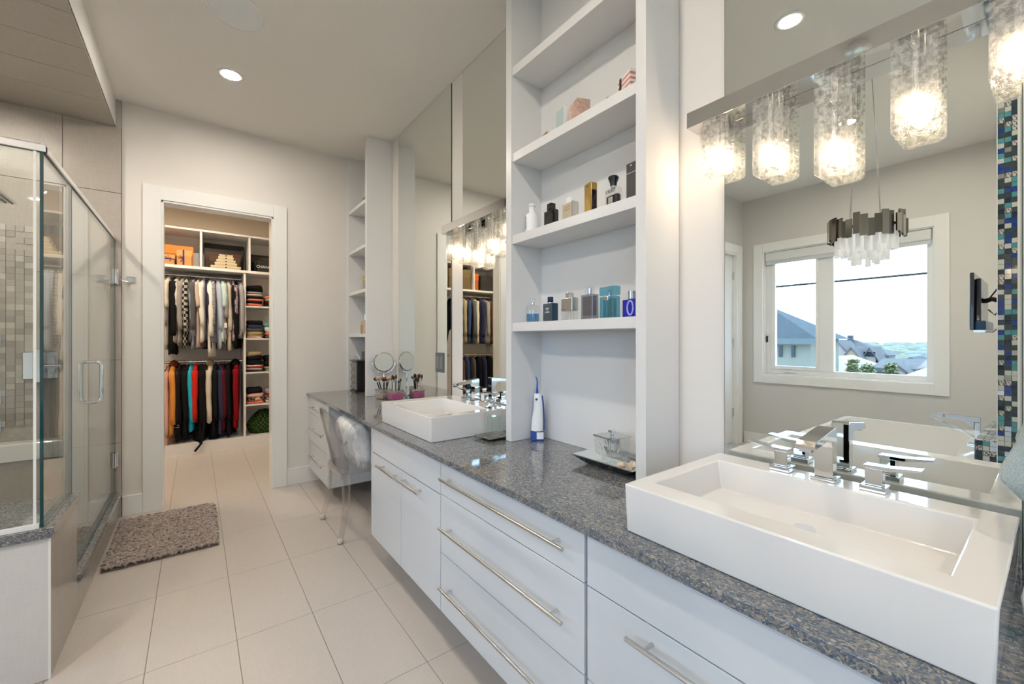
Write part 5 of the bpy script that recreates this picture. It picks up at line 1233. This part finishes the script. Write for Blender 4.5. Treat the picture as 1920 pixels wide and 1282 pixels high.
def gable(t, x0, x1, y0, y1, base, ez, pk, wall, roof, ov=.25, vent=False):
    ym = (y0 + y1) / 2; th = .12
    g = ob('gable_wall', MB(t).prism([(y0, base), (y1, base), (y1, ez), (ym, pk - th), (y0, ez)], 0, x0, x1), wall, t)
    for s in (-1, 1):
        ye = y0 - ov if s < 0 else y1 + ov; k = (pk - ez) / (y1 - ym); ze = ez - ov * k
        ob('gable_roof', MB(t).prism([(ym, pk), (ym, pk - th), (ye, ze - th), (ye, ze)], 0, x0 - .3, x1 + .08), roof, t)
    if vent: ob('attic_window', MB(t).box(x1 + .001, x1 + .05, ym - .28, ym + .28, ez - .05, ez + .22), wnd, t)
house('grey-green sided house with a slate blue hip roof at the left of the window view', -17, -14, 5.22, 14, 1.36, 2.75, 'y', W1, R1, [(5.68, 5.78, .72, 1.12), (6.08, 6.18, .72, 1.12)], hip=2.3, ov=.3)
h = house('house with grey gabled roofs and a stone chimney in the middle of the window view', -36, -33, 7.0, 14.5, .32, 1.35, 'y', W2, R2, [(7.1, 7.4, -.5, .1)], (-34.4, -33.9, 8.93, 9.17, .9, 1.65), ov=.3, hip=2.2)
gable(h, -33, -30.5, 8.15, 9.5, GZ, .35, 1.28, W2, R2)
gable(h, -33, -29.5, 7.45, 8.3, GZ, .30, .93, W3, R2)
gable(h, -33, -30.5, 6.92, 7.5, GZ, .36, .88, W2, R2, vent=True)
h = house('low house with a pale roof below the gabled one', -29, -24, 6.25, 8.6, -.32, .45, 'x', W2, R3, ov=.3, hip=1.4)
h = house('white gabled house with a grey roof toward the right of the window view', -30, -25, 4.35, 5.85, -.10, .32, 'y', W2, R2, ov=.1)
gable(h, -25, -23.6, 4.42, 5.10, GZ, -.08, .25, W2, R2)
house('house with dark roof behind the white gabled house', -36, -31, 4.9, 6.2, -.30, .30, 'x', W2, R1, ov=.3, hip=1.0)
house('pale hip-roofed house at the right edge of the window view', -27, -22, 2.9, 3.98, -.22, .20, 'x', W3, R3, ov=.2, hip=1.2)
leafm = [mat('leaf_%d' % i, c, .7) for i, c in enumerate(((.15, .16, .07), (.21, .22, .09), (.27, .26, .13)))]
def tree(label, x, y, top, r, h, seed, sz=.12, n=1500, cat='tree'):
    t = thing('tree', label, cat, (x, y, GZ)); rnd = random.Random(seed)
    ob('trunk', MB(t).tube([(x, y, GZ), (x + .05, y, GZ + 1.5), (x, y + .05, top - .6)], [.12, .09, .03], 8), mat('bark_%d' % seed, (.05, .035, .025), .9), t, smooth=True)
    mb = MB(t)
    for k in range(n):
        u, v = rnd.random() * 2 * PI, rnd.random() ** .6
        zz = rnd.random(); rr = r * (1 - zz * .75) * v * (.8 + .2 * math.sin(5 * u + zz * 9)); c = Vector((x + rr * math.cos(u), y + rr * math.sin(u), top - h * (1 - zz)))
        a = Vector((rnd.uniform(-1, 1), rnd.uniform(-1, 1), rnd.uniform(-.4, .6))).normalized() * sz; b = a.cross(Vector((rnd.uniform(-1, 1), rnd.uniform(-1, 1), 1))).normalized() * sz * .35
        mb.k = rnd.randrange(3); mb.add([c - a, c + b, c + a, c - b], [(0, 1, 2, 3)])
    ob('foliage', mb, leafm, t, kind='stuff')
tree('small leafy tree in front of the low pale-roofed house', -15.5, 4.42, .62, .55, 2.4, 3)
tree('second small leafy tree further right, in front of the pale roof', -18.3, 3.95, .42, .75, 2.2, 8)
tree('spindly tree between the two leafy trees, lower and lighter', -20.4, 5.1, .25, .8, 2.0, 12)
# distant woodland and fields toward the horizon
random.seed(77); mb = MB()
for k in range(900):
    d = random.choice((110, 130, 170, 230, 330, 520)) * random.uniform(.9, 1.1); y = d * random.uniform(-.05, .55); r = min(2.2, d * random.uniform(.005, .010)); zc = GZ + r * .4
    mb.k = random.randrange(3); ring = []
    for q in (0, .5, .85, 1.0): ring.append([(-d + r * 1.6 * math.cos(a) * math.sqrt(1 - q * q * .99), y + r * 1.6 * math.sin(a) * math.sqrt(1 - q * q * .99), zc + r * q * .8) for a in [2 * PI * i / 7 for i in range(7)]])
    mb.loft(ring)
fw = [mat('far_wood_%d' % i, c, .9) for i, c in enumerate(((.18, .175, .12), (.21, .20, .14), (.20, .20, .17)))]
o = ob('woodland', mb, fw, None); tag(o, 'hazy green woodland and fields out toward the horizon', 'woodland', None, 'stuff')
# distant haze-blue rise
mb = MB(); pts = []
for k in range(60):
    y = -600 + k * 40; pts.append((y, GZ - 1.5 + 1.5 * mnoise.noise(Vector((k * .21, 3, 0)))))
poly = [(-600, GZ - 2)] + pts + [(1760, GZ - 2)]
mb.prism(poly, 0, -890, -860)
o = ob('distant_ridge', mb, mat('ridge_haze', (.16, .17, .165), .9), None); tag(o, 'low hazy ridge along the horizon in the window view', 'hill')
